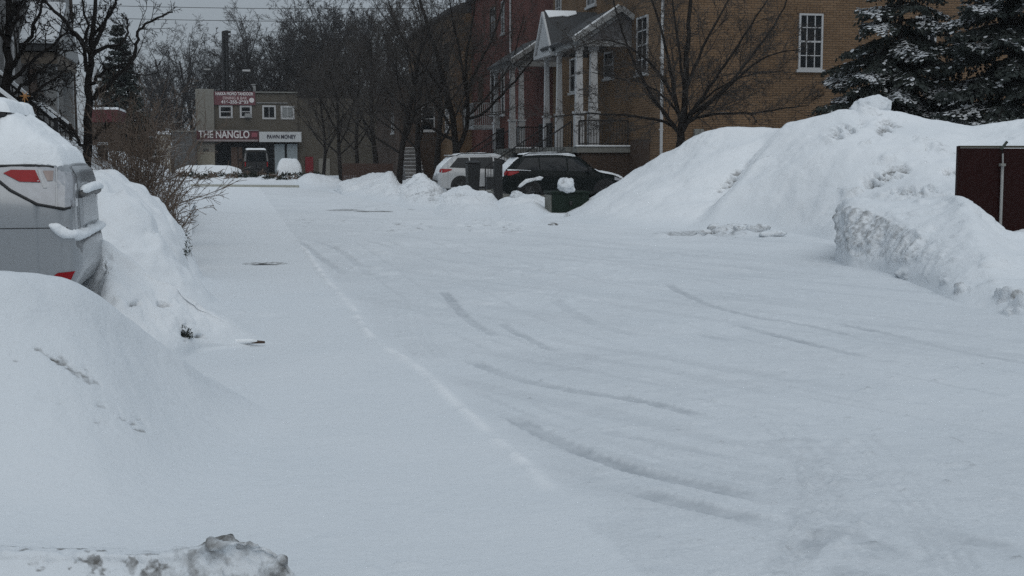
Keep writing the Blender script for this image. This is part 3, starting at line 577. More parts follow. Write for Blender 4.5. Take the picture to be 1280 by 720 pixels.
def hand_tree(seed, base, limbs, spec, d):
    """limbs: list of (photo polyline, start radius, distance offset at the tip)"""
    rs = np.random.RandomState(seed); out = []; base = np.array(base)
    for k, (pp, r, off) in enumerate(limbs):
        q = [W(px, py, d + off * (i / max(1, len(pp) - 1))) - base for i, (px, py) in enumerate(pp)]
        pts = np.array(smooth_poly(q, 4)); pts[1:-1] += rs.normal(size=(len(pts) - 2, 3)) * .015
        rad = r * (1 - .72 * np.linspace(0, 1, len(pts)))
        if k == 0: pts[0][2] -= .0
        out.append((0 if k == 0 else 1, pts, rad))
        Lg = np.sum(np.linalg.norm(np.diff(pts, axis=0), axis=1))
        if k: sub(rs, pts, rad, Lg, 1, spec, out)
    return out

HS = dict(STREET); HS['n'] = [9, 13, 9, 5]; HS['len'] = [.6, .36, .42, .48]; HS['rr'] = [.5, .42, .5, .6]; HS['t0'] = [.2, .12, .1, .1]; HS['up'] = [.05, .08, .05, .03, 0]
# the spreading tree before the tan wall
b0 = W(849, 196, 40.5); b0[2] = 0
limbs = [([(848, 250), (849, 200), (851, 165), (856, 130), (858, 80), (861, 30), (864, -40)], .22, .2),
    ([(851, 172), (838, 150), (815, 120), (796, 85), (778, 40), (765, -10)], .11, -1.2), ([(850, 165), (830, 152), (800, 146), (770, 144), (735, 142), (690, 146)], .085, -.8),
    ([(853, 160), (842, 110), (832, 60), (815, 0), (806, -40)], .11, 1.), ([(853, 165), (872, 130), (900, 90), (930, 45), (962, -5)], .11, -.9),
    ([(853, 158), (868, 140), (905, 112), (940, 70), (975, 20), (990, -20)], .1, 1.), ([(852, 162), (880, 135), (920, 100), (960, 70), (1000, 62)], .09, -1.4),
    ([(852, 156), (890, 143), (940, 142), (985, 135), (1010, 132)], .08, .6), ([(858, 110), (878, 60), (905, 10), (920, -30)], .09, .9),
    ([(852, 150), (835, 125), (805, 105), (780, 100), (740, 90)], .07, 1.2), ([(856, 128), (850, 70), (842, 10), (838, -30)], .08, -1.), ([(853, 150), (885, 120), (930, 95), (980, 88)], .07, 1.5),
    ([(852, 150), (830, 100), (790, 60), (755, 50), (720, 60)], .075, -1.6)]
limbs = [(pp, r * (.62 if i else .72), o) for i, (pp, r, o) in enumerate(limbs)]
make_tree('bare_tree', 'wide-spreading bare tree standing before the tan brick wall behind the big snow pile', b0, hand_tree(3, b0, limbs, HS, 40.5), BARK, TWIG)
# the forked tree behind the white car
b1 = W(571, 240, 60); b1[2] = 0
limbs = [([(572, 246), (571, 215), (570, 195), (568, 165), (560, 120), (548, 75), (530, 20), (520, -20)], .26, .3),
    ([(571, 190), (583, 160), (584, 120), (582, 80), (590, 30), (596, -20)], .17, .8), ([(569, 175), (548, 165), (520, 142), (495, 125), (470, 100)], .13, -1.), ([(582, 150), (605, 140), (635, 110), (665, 75), (690, 40)], .11, -1.6),
    ([(580, 135), (592, 95), (612, 55), (628, 10), (636, -25)], .11, 1.), ([(566, 150), (550, 110), (520, 70), (495, 30), (480, -20)], .12, -1), ([(568, 165), (540, 125), (505, 105), (480, 60)], .1, 1.6),
    ([(583, 120), (575, 70), (565, 20), (560, -20)], .1, -1.4), ([(584, 145), (612, 118), (640, 75), (655, 20)], .09, 1.8)]
limbs = [(pp, r * (.68 if i else .8), o) for i, (pp, r, o) in enumerate(limbs)]
make_tree('bare_tree', 'forked bare tree with a low left limb, behind the tail of the white car', b1, hand_tree(9, b1, limbs, HS, 60), BARK, TWIG)
# left young tree
b2 = W(110, 235, 26); b2[2] = 0
limbs = [([(109, 245), (109, 200), (110, 150), (112, 100), (113, 60), (118, 20), (122, -25)], .105, .1),
    ([(112, 122), (128, 112), (145, 98), (160, 82), (170, 55), (174, 36), (192, 24), (216, 15)], .055, -.4), ([(113, 66), (100, 50), (82, 28), (62, 8), (50, -10)], .06, -.5), ([(114, 62), (126, 40), (140, 10), (152, -15)], .055, .5),
    ([(109, 186), (98, 178), (88, 160), (70, 150), (45, 140)], .04, -.6), ([(110, 186), (118, 170), (128, 162), (134, 160)], .035, -.3), ([(112, 95), (104, 70), (108, 30), (100, -20)], .05, .8),
    ([(113, 70), (132, 58), (150, 56), (160, 40), (158, 22)], .045, .6), ([(112, 105), (130, 90), (140, 84), (168, 80)], .04, -.7), ([(113, 80), (118, 45), (132, 25), (138, 8)], .04, -.5)]
HL = dict(HS); HL['n'] = [9, 9, 6, 4]; HL['len'] = [.6, .34, .42, .45]; HL['rmin'] = .005; HL['wander'] = [.05, .09, .12, .14, .15]; HL['rr'] = [.5, .45, .5, .6]
make_tree('bare_tree', 'slim black bare tree on the left with a crooked branch reaching over to the right', b2, hand_tree(15, b2, limbs, HL, 26), BARK, TWIGL)
# tree at the left edge
b3 = W(8, 230, 20); b3[2] = .2
limbs = [([(4, 250), (6, 180), (9, 120), (10, 60), (12, 0), (14, -60)], .1, .1), ([(10, 90), (25, 70), (40, 40), (52, 5), (58, -30)], .04, -.5), ([(8, 110), (30, 85), (60, 62), (78, 44), (92, 25)], .035, -.8),
    ([(8, 120), (35, 105), (60, 80), (82, 62)], .03, .6), ([(9, 128), (40, 118), (70, 95), (92, 80)], .03, -.4), ([(10, 60), (-5, 30), (-20, -10)], .04, .4), ([(10, 45), (25, 15), (40, -25)], .04, .7), ([(8, 135), (30, 128), (55, 112), (88, 104)], .026, .5), ([(10, 30), (22, 8), (45, -8)], .03, -.9)]
make_tree('bare_tree', 'dark bare tree at the left edge with arching twigs before the grey house', b3, hand_tree(21, b3, limbs, HL, 20), BARK, TWIGL)

# street trees on the right, one prototype per shape, then copies
protos = []
for k, (sd0, h, r) in enumerate([(101, 10.5, .17), (102, 9.5, .15), (103, 11.5, .19)]):
    protos.append([mesh for mesh in tree_meshes(rand_tree(sd0, h, r, STREET), 'street_tree')])
spots = [(427, 76, 0, .8, 'bare street tree with a dense low crown, nearest the far parking lot'), (498, 57, 1, .98, 'slim bare street tree rising out of the snow mound left of the white car'), (524, 66, 0, .95, 'bare street tree between the slim one in the mound and the forked one'),
         (546, 76, 2, 1., 'bare tree close before the brown house with the concrete steps'), (470, 84, 2, 1.0, 'tall bare tree above the brown board fence'), (448, 96, 1, 1.1, 'bare tree at the left end of the brown board fence'), (404, 94, 0, .8, 'low bare tree before the red shop door'),
         (505, 92, 1, 1.15, 'tall bare tree farther back behind the slim street tree')]
for i, (px, d, k, s, lb) in enumerate(spots):
    p = W(px, 220, d); t = thing('bare_tree', lb, 'tree', (p[0], p[1], 0), rng.random() * 6.28, 'bare street trees on the right side'); t.scale = (s, s, s)
    for m_, nm, mt in ((protos[k][0], 'trunk', BARK), (protos[k][1], 'crown', TWIG)):
        if not m_.materials: m_.materials.append(mt)
        o = bpy.data.objects.new(nm, m_); COL.objects.link(o); o.parent = t
        if nm == 'crown' or True: pass
# far wood
wp = []
for k, (sd0, h, r) in enumerate([(201, 15, .25), (202, 14, .22), (203, 16.5, .27), (204, 13, .2)]):
    a, b = tree_meshes(rand_tree(sd0, h, r, WILD), 'wood_tree'); a.materials.append(FARB); b.materials.append(FART); wp.append((a, b))
far = [(178, 112, .62), (196, 120, .72), (214, 126, .88), (232, 118, .7), (246, 132, .95), (262, 126, .8), (285, 134, .9), (300, 124, .82), (315, 136, 1.0), (326, 126, .92), (338, 132, 1.), (350, 124, .95), (360, 136, 1.08), (372, 128, 1.0), (384, 122, 1.),
       (396, 134, 1.15), (408, 126, 1.1), (420, 132, 1.2), (434, 124, 1.1), (448, 130, 1.2), (462, 126, 1.15), (130, 122, .55), (150, 130, .62), (165, 138, .7), (480, 134, 1.2), (505, 128, 1.15), (335, 148, 1.1), (365, 150, 1.15), (390, 150, 1.2), (280, 150, 1.0), (220, 150, 1.0), (190, 146, .9), (425, 146, 1.25), (530, 132, 1.1)]
for i, (px, d, s) in enumerate(far):
    p = W(px, 220, d)
    lb = 'bare grey tree in the wood behind the shop block' if px > 268 else 'pale bare tree among those left of the shop block'
    t = thing('wood_tree', lb, 'tree', (p[0], p[1], 0), rng.random() * 6.28, 'bare trees of the wood behind the shops' if px > 268 else 'bare trees left of the shop block'); t.scale = (s * 1.15, s * 1.15, s)
    for m_, nm in zip(wp[i % 4], ('trunk', 'crown')):
        o = bpy.data.objects.new(nm, m_); COL.objects.link(o); o.parent = t

# twiggy shrubs on the left
def shrub_br(seed, nst, h, w_, spec):
    rs = np.random.RandomState(seed); out = []
    for k in range(nst):
        a = rs.rand() * 6.28; sp = rs.rand() ** .6
        grow(rs, np.array([math.cos(a), math.sin(a), 0]) * .22 * w_ * rs.rand(), (math.cos(a) * sp * w_, math.sin(a) * sp * w_, 1.), h * (.7 + .4 * rs.rand()), .013, 1, spec, out)
    return out
BS = dict(levels=4, n=[0, 9, 5, 0], t0=[0, .2, .1, .1], ang=[0, 38, 42, 45], len=[0, .42, .45, .5], rr=[0, .65, .7, .7], taper=[.3, .4, .5, .6, .6], up=[0, .03, .03, 0, 0], wander=[0, .14, .18, .2, .2], rmin=.004)
for (px, d, h, w_, n_, lb, sd0) in [(176, 23, 2.15, .42, 25, 'broad brown twiggy shrub at the street edge beyond the tall snow mound', 5), (160, 27, 3.0, .33, 20, 'taller brown twiggy shrub behind the broad one', 6), (203, 19.2, 1.1, .5, 17, 'low snowy twig shrub on the street side of the broad brown one', 8)]:
    p = W(px, 230, d); br_ = shrub_br(sd0, n_, h, w_, BS)
    t = thing('twiggy_shrub', lb, 'shrub', (p[0], p[1], .1)); V, Fc = tube_batch([(q, r) for l, q, r in br_ if l == 1], 4); link('stems', mesh_np('stems', V, Fc), BRUSH, t, True)
    V, Fc = tube_batch([(q, r) for l, q, r in br_ if l > 1], 3); link('twigs', mesh_np('twigs', V, Fc), BRUSH, t, True)

def tuft(name, label, cat, p, rad, n, m, size=.05, group=None, seed=0, up=.6, normal=None):
    rs = np.random.RandomState(seed); D = rs.normal(size=(n, 3)); D[:, 2] = np.abs(D[:, 2]) * up; D /= np.linalg.norm(D, axis=1, keepdims=True); C = D * (rs.rand(n, 1) ** .5) * np.array(rad)
    a = rs.normal(size=(n, 3)); a /= np.linalg.norm(a, axis=1, keepdims=True); a = a * .6 + D; b = np.cross(a, rs.normal(size=(n, 3))); b /= np.linalg.norm(b, axis=1, keepdims=True) + 1e-9
    s = size * (.6 + .8 * rs.rand(n, 1)); V = np.stack([C - b * s * .22, C + a * s * .5 - b * s * .3, C + a * s * 1.2, C + a * s * .5 + b * s * .3], 1).reshape(-1, 3)
    me = mesh_np(name, V, np.arange(n * 4).reshape(n, 4)); o = link(name, me, m, None); o.location = p; tag(o, label, cat, group); return o
tuft('buried_shrub', 'dark evergreen shrub tip showing in a hole at the snow foot by the silver car', 'shrub', W(232, 423, 10.6), (.05, .05, .11), 260, LEAFD, .016, seed=1)
tuft('buried_shrub', 'strip of dark hedge leaves showing at the right flank of the tall mound', 'shrub', W(235, 318, 15.75), (.03, .35, .26), 120, LEAFD, .022, seed=2)
tuft('buried_shrub', 'small leafy tip poking from the tall mound near its foot', 'shrub', W(219, 339, 14.75), (.06, .06, .03), 130, LEAFD, .016, seed=3)
tuft('buried_shrub', 'small leafy tip poking from the bank behind the rear bumper', 'shrub', W(169, 381, 10.5), (.05, .03, .015), 80, LEAFD, .012, seed=4)
gs = 'shrub tips in the snow bank along the far kerb'
for k in range(26):
    px = 228 + k * 6.6 + rng.uniform(-2, 2); d = rng.uniform(77, 82); p = W(px, 222 if d > 79 else 225, d)
    tuft('low_shrub', 'low dark shrub tip sticking out of the snow bank along the far kerb', 'shrub', (p[0], p[1], .12 + .3 * (d - 75) / 7), (.3, .25, .24), 90, LEAFD if k % 3 else BRUSH, .12, group=gs, seed=30 + k)

# spruces
def spruce(seed, h, base_r, n_wh, droop, needle, clump=1., z0=.6):
    rs = np.random.RandomState(seed); nv, sv_, wood = [], [], []
    wood.append((np.array([[0, 0, 0], [0, 0, h * .5], [0, 0, h]], float), np.array([h * .017, h * .011, .02])))
    def quad(lst, c, a, b): lst.append((c - b, c + a * .5 - b * 1.15, c + a, c + a * .5 + b * 1.15))
    for wv in range(n_wh):
        f = wv / (n_wh - 1); zc = z0 + (h - z0) * f ** 1.08; Lb = base_r * (1 - f) ** .85 + .25
        nb = 7 if f < .6 else 5
        for k in range(nb):
            az = 6.283 * (k + rs.rand() * .7) / nb + wv * 1.1; L_ = Lb * (.72 + .42 * rs.rand()); dr = droop * (.7 + .6 * rs.rand()) * (1 - .5 * f)
            o = np.array([math.cos(az), math.sin(az), 0]); s_ = np.array([-math.sin(az), math.cos(az), 0]); zb = zc + rs.uniform(-.12, .12)
            def ax(t): return np.array([0, 0, zb]) + o * L_ * t + np.array([0, 0, L_ * (.12 * t - dr * t * t + .16 * t ** 4)])
            wood.append((np.array([ax(t) for t in (0, .3, .65, 1)]), np.array([.035, .026, .016, .006]) * (L_ / base_r + .3)))
            m_ = max(6, int(L_ / .075)); load = rs.rand() < .62
            for q in range(m_):
                t = .12 + .88 * (q + rs.rand()) / m_; c = ax(t); tg = unit(ax(min(1, t + .05)) - ax(t - .05))
                bl = (.16 + .5 * math.sin(math.pi * min(1, t * .85 + .1))) * min(1., L_ / 1.6) * (.7 + .6 * rs.rand())
                for sgn in (-1, 1):
                    dv = unit(tg * .75 + s_ * sgn * (.8 + .3 * rs.rand()) + np.array([0, 0, -.28 - .3 * rs.rand()])); nq = max(2, int(bl / .10))
                    for e in range(nq):
                        c2 = c + dv * bl * e / nq + np.array([0, 0, -.12 * bl * (e / nq) ** 2]); a = unit(dv + rs.normal(size=3) * .35 + np.array([0, 0, -.25])) * needle * (1.2 + .7 * rs.rand()); b = unit(np.cross(a, rs.normal(size=3))) * needle * .40
                        quad(nv, c2, a, b)
                        if rs.rand() < .55: 
                            a2 = unit(dv * .3 + rs.normal(size=3) * .4 + np.array([0, 0, -.8])) * needle * 1.3; quad(nv, c2, a2, unit(np.cross(a2, rs.normal(size=3))) * needle * .3)
                        if t > .35 and rs.rand() < clump * ((.75 if t > .55 else .4) if load else .06):
                            up = np.array([0, 0, needle * .33]); a3 = unit(np.array([dv[0], dv[1], dv[2] * .9]) + rs.normal(size=3) * .3) * needle * (.9 + .8 * rs.rand()); b3 = unit(np.cross(a3, np.array([0, 0, 1.]))) * needle * (.42 + .25 * rs.rand())
                            quad(sv_, c2 + up, a3, b3)
    return np.array(nv).reshape(-1, 3), np.array(sv_).reshape(-1, 3), wood
def put_spruce(name, label, loc, data, group=None):
    t = thing(name, label, 'tree', loc, 0, group); nv, sv_, wood = data
    V, Fc = tube_batch([(p, r) for p, r in wood], 5) if len({len(p) for p, _ in wood}) else None
    link('trunk', mesh_np('trunk', V, Fc), BARK, t, True)
    link('crown', mesh_np('crown', nv, np.arange(len(nv)).reshape(-1, 4)), NEEDLE, t)
    link('snow_load', mesh_np('snow_load', sv_, np.arange(len(sv_)).reshape(-1, 4)), SPSN, t)
    return t
p = W(1122, 160, 39.6); put_spruce('spruce_tree', 'snow-dusted spruce with drooping boughs, the left of the two before the brick wall', (p[0], p[1], .2), spruce(5, 8.2, 3.3, 18, .68, .095, 1.35))
p = W(1262, 160, 38); put_spruce('spruce_tree', 'darker, denser spruce at the right edge behind the big snow pile', (p[0], p[1], .2), spruce(6, 11, 3.3, 25, .55, .10, 1.0))
p = W(152, 200, 96); put_spruce('conifer_tree', 'distant dark conifer rising above the left trees, left of the shop block', (p[0], p[1], 0), spruce(7, 10.8, 2.4, 26, .3, .2, .1))

# ------------------------------------------------------------------ houses
def window(parent, face, a0, a1, z0, z1, at, mul=1, rows=1, frame=WHITE, glass=GLASS, fw=.07, sill=True, name='window', sgn=-1):
    """face 'x': wall plane x=at, opening along y; face 'y': wall plane y=at, opening along x; sgn = outward direction"""
    def bx(m, u0, u1, w0, w1, d0, d1):
        if face == 'x': m.box(at + sgn * d0, at + sgn * d1, u0, u1, w0, w1)
        else: m.box(u0, u1, at + sgn * d0, at + sgn * d1, w0, w1)
    f = MB(); bx(f, a0, a0 + fw, z0, z1, -.02, .06); bx(f, a1 - fw, a1, z0, z1, -.02, .06); bx(f, a0 + fw, a1 - fw, z1 - fw, z1, -.02, .058); bx(f, a0 + fw, a1 - fw, z0, z0 + fw, -.02, .058)
    for k in range(1, mul): u = a0 + (a1 - a0) * k / mul; bx(f, u - .018, u + .018, z0 + fw, z1 - fw, -.01, .04)
    for k in range(1, rows): q = z0 + (z1 - z0) * k / rows; t = .03 if k == rows // 2 else .016; bx(f, a0 + fw, a1 - fw, q - t, q + t, -.01, .037)
    o = f.build(name, frame, parent)
    g = MB(); bx(g, a0 + fw, a1 - fw, z0 + fw, z1 - fw, -.02, .018); g.build('pane', glass, o).location = -o.location
    if sill: s = MB(); bx(s, a0 - .08, a1 + .08, z0 - .1, z0 - .003, -.02, .12); s.build('sill', frame, o)
    return o

FX, CY = 14.6, 44.8
# --- tan brick house
H = thing('tan_brick_townhouse', 'tan brick corner townhouse with a white-columned porch, behind the big snow pile', 'townhouse', (FX, CY, 0))
MB().box(FX, 31, CY, 61.3, -.2, 10.2).build('wall', TAN, H)
rf = MB(); rf.prism([(FX - .4, CY - .4, 10.2), (31.4, CY - .4, 10.2), (31.4, CY - .4, 10.4), (22.8, CY - .4, 14), (FX - .4, CY - .4, 10.4)], (0, 16.9, 0)); rf.build('roof', SHING, H)
x0 = WY(998, 50, CY)[0]; x1 = WY(1028, 50, CY)[0]; zt = WY(1012, 17, CY)[2]; zb = WY(1012, 87, CY)[2]
window(H, 'y', x0, x1, zb, zt, CY, 3, 4)
lin = MB()
for k in range(9): u = x0 - .1 + (x1 - x0 + .2) * k / 9; lin.box(u + .006, u + (x1 - x0 + .2) / 9 - .006, CY - .025, CY + .02, zt + .01, zt + .27)
lin.build('lintel', TAN, H)
xa = WY(1143, 50, CY)[0]; window(H, 'y', xa, xa + .84, zb, zt, CY, 3, 4)
window(H, 'x', 46.4, 47.75, WY(800, 92, 47)[2], WY(800, 20, 47)[2], FX, 2, 4)
window(H, 'x', 50.9, 52.2, 4.7, 5.75, FX, 1, 2); window(H, 'x', 56.2, 57.9, 4.4, 5.9, FX, 2, 2)
window(H, 'x', 53.6, 55.0, 7.85, 9.6, FX, 2, 4); window(H, 'x', 59.6, 60.6, 8.0, 9.6, FX, 2, 4)
dr_ = MB().box(FX - .03, FX + .02, 46.1, 48.5, 0, 2.2).build('garage_door', WOODB, H)
d2 = MB().box(FX - .04, FX + .02, 53.5, 54.6, 1.98, 4.2).build('front_door', WOODB, H)
dp = MB().tube([(FX - .02, CY - .07, 0), (FX - .02, CY - .07, 10.1)], .055, 8)
for q in (2.5, 5, 7.5): dp.box(FX - .09, FX + .05, CY - .075, CY + .01, q, q + .05)
dp.build('downpipe', WHITE, H)
MB().box(x0 - 3.9, x0 - 3.55, CY - .16, CY + .01, 1.9, 2.55).build('meter_box', CONC, H, bevel=.02)
# porch: L shaped roof, tapered posts, stair with iron rails
FZ = 1.95
def porch(H, Ya, Yb, gable, cols, stair, xf=12.6, gy=None, brickm=TAN):
    MB().box(xf - .1, FX, Ya, Yb, FZ - .22, FZ).build('porch_floor', CONC, H)
    MB().box(xf + .1, FX, Ya + .1, Yb - .1, -.1, FZ - .22).build('porch_base', BRN, H)
    ca = MB().box(xf - .13, FX - .02, Ya - .05, Ya + .4, FZ + .003, FZ + .06).build('snow_strip', CAP, H, bevel=.02)
    for (x, y, w1) in cols:
        m = MB(); m.box(x - w1, x + w1, y - w1, y + w1, FZ, FZ + 1.25); m.box(x - w1 - .04, x + w1 + .04, y - w1 - .04, y + w1 + .04, FZ + 1.25, FZ + 1.33)
        a, b, zt_ = w1 * .8, w1 * .62, 5.7
        v = [(x + sx * a, y + sy * a, FZ + 1.33) for sx, sy in ((-1, -1), (1, -1), (1, 1), (-1, 1))] + [(x + sx * b, y + sy * b, zt_ - .12) for sx, sy in ((-1, -1), (1, -1), (1, 1), (-1, 1))]
        m.add(v, [(3, 2, 1, 0), (4, 5, 6, 7), (0, 1, 5, 4), (1, 2, 6, 5), (2, 3, 7, 6), (3, 0, 4, 7)]); m.box(x - b - .05, x + b + .05, y - b - .05, y + b + .05, zt_ - .12, zt_)
        m.build('column', WHITE, H)
    # beam round the porch
    m = MB(); m.box(xf - .14, xf + .14, Ya, Yb, 5.7, 5.95); m.box(xf + .14, FX, Ya, Ya + .25, 5.702, 5.948); m.build('beam', DIMW, H)
    # cross gable towards the camera
    pk, pz, ez = 14.1, 7.05, 5.86; k_ = (pz - ez) / (pk - (xf - .3)); cut = pz - k_ * (FX - pk)
    yb_ = gy if gy else Yb
    m = MB(); m.prism([(xf - .3, Ya - .3, ez), (pk, Ya - .3, pz), (FX, Ya - .3, cut), (FX, Ya - .3, cut + .14), (pk, Ya - .3, pz + .14), (xf - .38, Ya - .3, ez + .1)], (0, yb_ - Ya + .5, 0)); m.build('porch_roof', SHING, H)
    m = MB(); m.prism([(xf, Ya - .02, 5.95), (FX, Ya - .02, 5.95), (FX, Ya - .02, cut - .03), (pk, Ya - .02, pz - .03)], (0, .05, 0)); m.build('gable_siding', plain('grey_siding', (.12, .12, .125), .8, var=.25, scale=4) if 'grey_siding' not in MATS else MATS['grey_siding'], H)
    m = MB(); m.bar((xf - .36, Ya - .33, ez + .02), (pk, Ya - .33, pz + .04), .06, .2); m.bar((pk, Ya - .332, pz + .04), (FX, Ya - .332, cut + .02), .06, .2); m.bar((xf - .1, Ya - .1, ez - .06), (pk - .05, Ya - .1, pz - .22), .05, .14); m.build('rake_board', DIMW, H)
    m = MB(); m.bar((xf - .32, Ya - .27, ez + .17), (pk - .1, Ya - .27, pz + .16), .14, .05); m.build('snow_strip', CAP, H)
    if gable:
        Y0, Y1 = gable; ym = (Y0 + Y1) / 2; pz2 = 7.36
        m = MB(); m.prism([(xf - .25, Y0 - .25, 5.75), (xf - .25, ym, pz2), (xf - .25, Y1 + .25, 5.75), (xf - .25, Y1 + .25, 5.9), (xf - .25, ym, pz2 + .14), (xf - .25, Y0 - .25, 5.9)], (FX - xf + .25, 0, 0)); m.build('porch_roof', SHING, H)
        m = MB(); m.prism([(xf - .26, Y0 - .1, 5.77), (xf - .26, Y1 + .1, 5.77), (xf - .26, ym, pz2 - .04)], (.06, 0, 0)); m.bar((xf - .30, Y0 - .3, 5.74), (xf - .30, ym, pz2 + .06), .08, .16); m.bar((xf - .301, Y1 + .3, 5.74), (xf - .301, ym, pz2 + .06), .08, .16); m.box(xf - .34, xf - .1, Y0 - .32, Y1 + .32, 5.62, 5.76); m.build('pediment', WHITE, H)
        # snow left along the ridge, on the slope that faces the street mouth
        m = MB(); sl = (pz2 - 5.75) / (ym - Y0 + .25)
        m.prism([(xf - .2, ym - .02, pz2 + .15), (FX - .9, ym - .02, pz2 + .15), (FX - .9, ym - .14, pz2 + .165 - sl * .13), (FX - 1.3, ym - .24, pz2 + .165 - sl * .23), (xf + .5, ym - .22, pz2 + .165 - sl * .21), (xf - .1, ym - .29, pz2 + .165 - sl * .28)], (0, -.01, .03)); m.build('snow_patch', CAP, H)
    # rails on the near edge and the front
    def rail(name, p, q, step=.11):
        p, q = Vector(p), Vector(q); m = MB(); up = Vector((0, 0, .98)); m.bar(p + up, q + up, .05, .05); m.bar(p + Vector((0, 0, .12)), q + Vector((0, 0, .12)), .03, .03)
        n_ = max(2, int((q - p).length / step))
        for k in range(n_ + 1):
            c = p + (q - p) * k / n_; t = .022 if k in (0, n_) else .009
            m.box(c.x - t, c.x + t, c.y - t, c.y + t, c.z - (.0 if k not in (0, n_) else .1), c.z + .98)
        return m.build(name, BLACK, H)
    rail('railing', (xf, Ya + .06, FZ), (FX - .1, Ya + .06, FZ)); 
    if stair:
        s0, s1, xs_ = stair; n_ = 11; run = (xf - .1 - xs_) / n_; m = MB()
        for k in range(n_): m.box(xs_ + run * k, xf - .1, s0, s1, (FZ - .003) * k / n_ if k else -.1, (FZ - .003) * (k + 1) / n_ - .001 * k)
        m.build('stair', CONC, H)
        for y in (s0 + .06, s1 - .06): rail('stair_railing', (xs_, y, .15), (xf - .1, y, FZ), .13)
        if Yb - s1 > .4: rail('railing', (xf - .02, s1, FZ), (xf - .02, Yb - .1, FZ))
        if s0 - Ya > .4: rail('railing', (xf - .02, Ya + .1, FZ), (xf - .02, s0, FZ))
porch(H, 48.5, 55.4, (52.3, 54.7), [(12.62, 48.75, .17), (13.22, 48.9, .19), (12.62, 51.9, .14), (12.62, 54.1, .13)], (49.3, 53., 9.8), gy=53.5)
# --- red brick house
H2 = thing('red_brick_townhouse', 'dark red brick townhouse with a small white balcony, left of the tan one', 'townhouse', (FX, 61.3, 0))
MB().box(FX + .01, 31, 61.305, 83.6, -.2, 11.2).build('wall', RED, H2)
rf = MB(); rf.prism([(FX - .4, 61.3, 11.2), (31.4, 61.3, 11.2), (31.4, 61.3, 11.4), (22.8, 61.3, 15), (FX - .4, 61.3, 11.4)], (0, 22.3, 0)); rf.build('roof', SHING, H2)
MB().tube([(FX - .06, 71, 0), (FX - .06, 71, 11.1)], .055, 8).build('downpipe', WHITE, H2)
window(H2, 'x', 75.6, 77.0, 4.0, 6.6, FX + .01, 1, 2); window(H2, 'x', 72.9, 73.8, 3.9, 6.9, FX + .01, 1, 3); window(H2, 'x', 75.4, 77.2, 8.4, 10.2, FX + .01, 2, 2, frame=WOODB); window(H2, 'x', 72.9, 73.7, 8.4, 10.2, FX + .01, 1, 2, frame=DIMW); window(H2, 'x', 79.5, 81, 4.2, 6.4, FX + .01, 2, 2, frame=WOODB)
MB().box(FX - .05, FX + .03, 73, 75.8, 0, 2.3).build('garage_door', WOODB, H2)
MB().box(13.1, FX + .01, 74.3, 78, 3.15, 3.36).build('balcony_floor', DIMW, H2)
m = MB()
for k in range(13): u = 13.12 + k * (FX - 13.14) / 12; m.box(u - .022, u + .022, 74.31, 74.35, 3.37, 4.55)
for k in range(26): u = 74.36 + k * 3.6 / 25; m.box(13.11, 13.15, u - .02, u + .02, 3.37, 4.55)
m.box(13.1, FX + .005, 74.3, 74.36, 4.55, 4.62); m.box(13.1, 13.16, 74.36, 78, 4.55, 4.62); m.build('balcony_railing', DIMW, H2)
porch(H2, 60.0, 65.4, None, [(12.42, 60.2, .15), (12.85, 60.25, .15), (12.6, 65.1, .14)], (60.4, 63., 9.8))
# --- second tan house, brown house with steps
H3 = thing('tan_brick_townhouse', 'distant tan brick townhouse seen between bare branches, beyond the red one', 'townhouse', (FX, 83.6, 0))
MB().box(FX - 1.2, 31, 83.62, 106, -.2, 10.6).build('wall', TAN, H3)
rf = MB(); rf.prism([(FX - 1.6, 83.6, 10.6), (31.4, 83.6, 10.6), (31.4, 83.6, 10.8), (22, 83.6, 14.4), (FX - 1.6, 83.6, 10.8)], (0, 22.5, 0)); rf.build('roof', SHING, H3)
window(H3, 'x', 85.2, 87.2, 7.2, 8.9, FX - 1.2, 2, 2, frame=BLACK); window(H3, 'x', 85.2, 86.6, 3.2, 5.2, FX - 1.2, 2, 2); window(H3, 'x', 91, 92.4, 4, 6, FX - 1.2, 2, 2); window(H3, 'x', 91, 92.4, 7.4, 9, FX - 1.2, 2, 2)
H4 = thing('brown_brick_house', 'dark brown brick house with snowy concrete steps, half hidden by the street trees', 'house', (11, 90, 0))
MB().box(10.6, 13.38, 89, 104, -.2, 6.4).build('wall', BRN, H4)
rf = MB(); rf.prism([(10.3, 88.7, 6.4), (13.38, 88.7, 6.4), (13.38, 88.7, 8.1), (10.3, 88.7, 6.6)], (0, 15.6, 0)); rf.build('roof', SHING, H4)
m = MB()
for k in range(9): m.box(10.7, 11.9, 86.2 + k * .31, 89, k * .24, k * .24 + .236)
m.build('steps', GRYB, H4)
m = MB()
for k in range(9): m.box(10.7, 11.9, 86.2 + k * .31 + .05, 86.2 + k * .31 + .3, k * .24 + .238, k * .24 + .265)
m.build('step_snow', CAP, H4)
window(H4, 'x', 92, 93.2, 3.2, 4.6, 10.6, 1, 2); window(H4, 'y', 12.1, 13.0, 3.3, 4.9, 89, 1, 2)
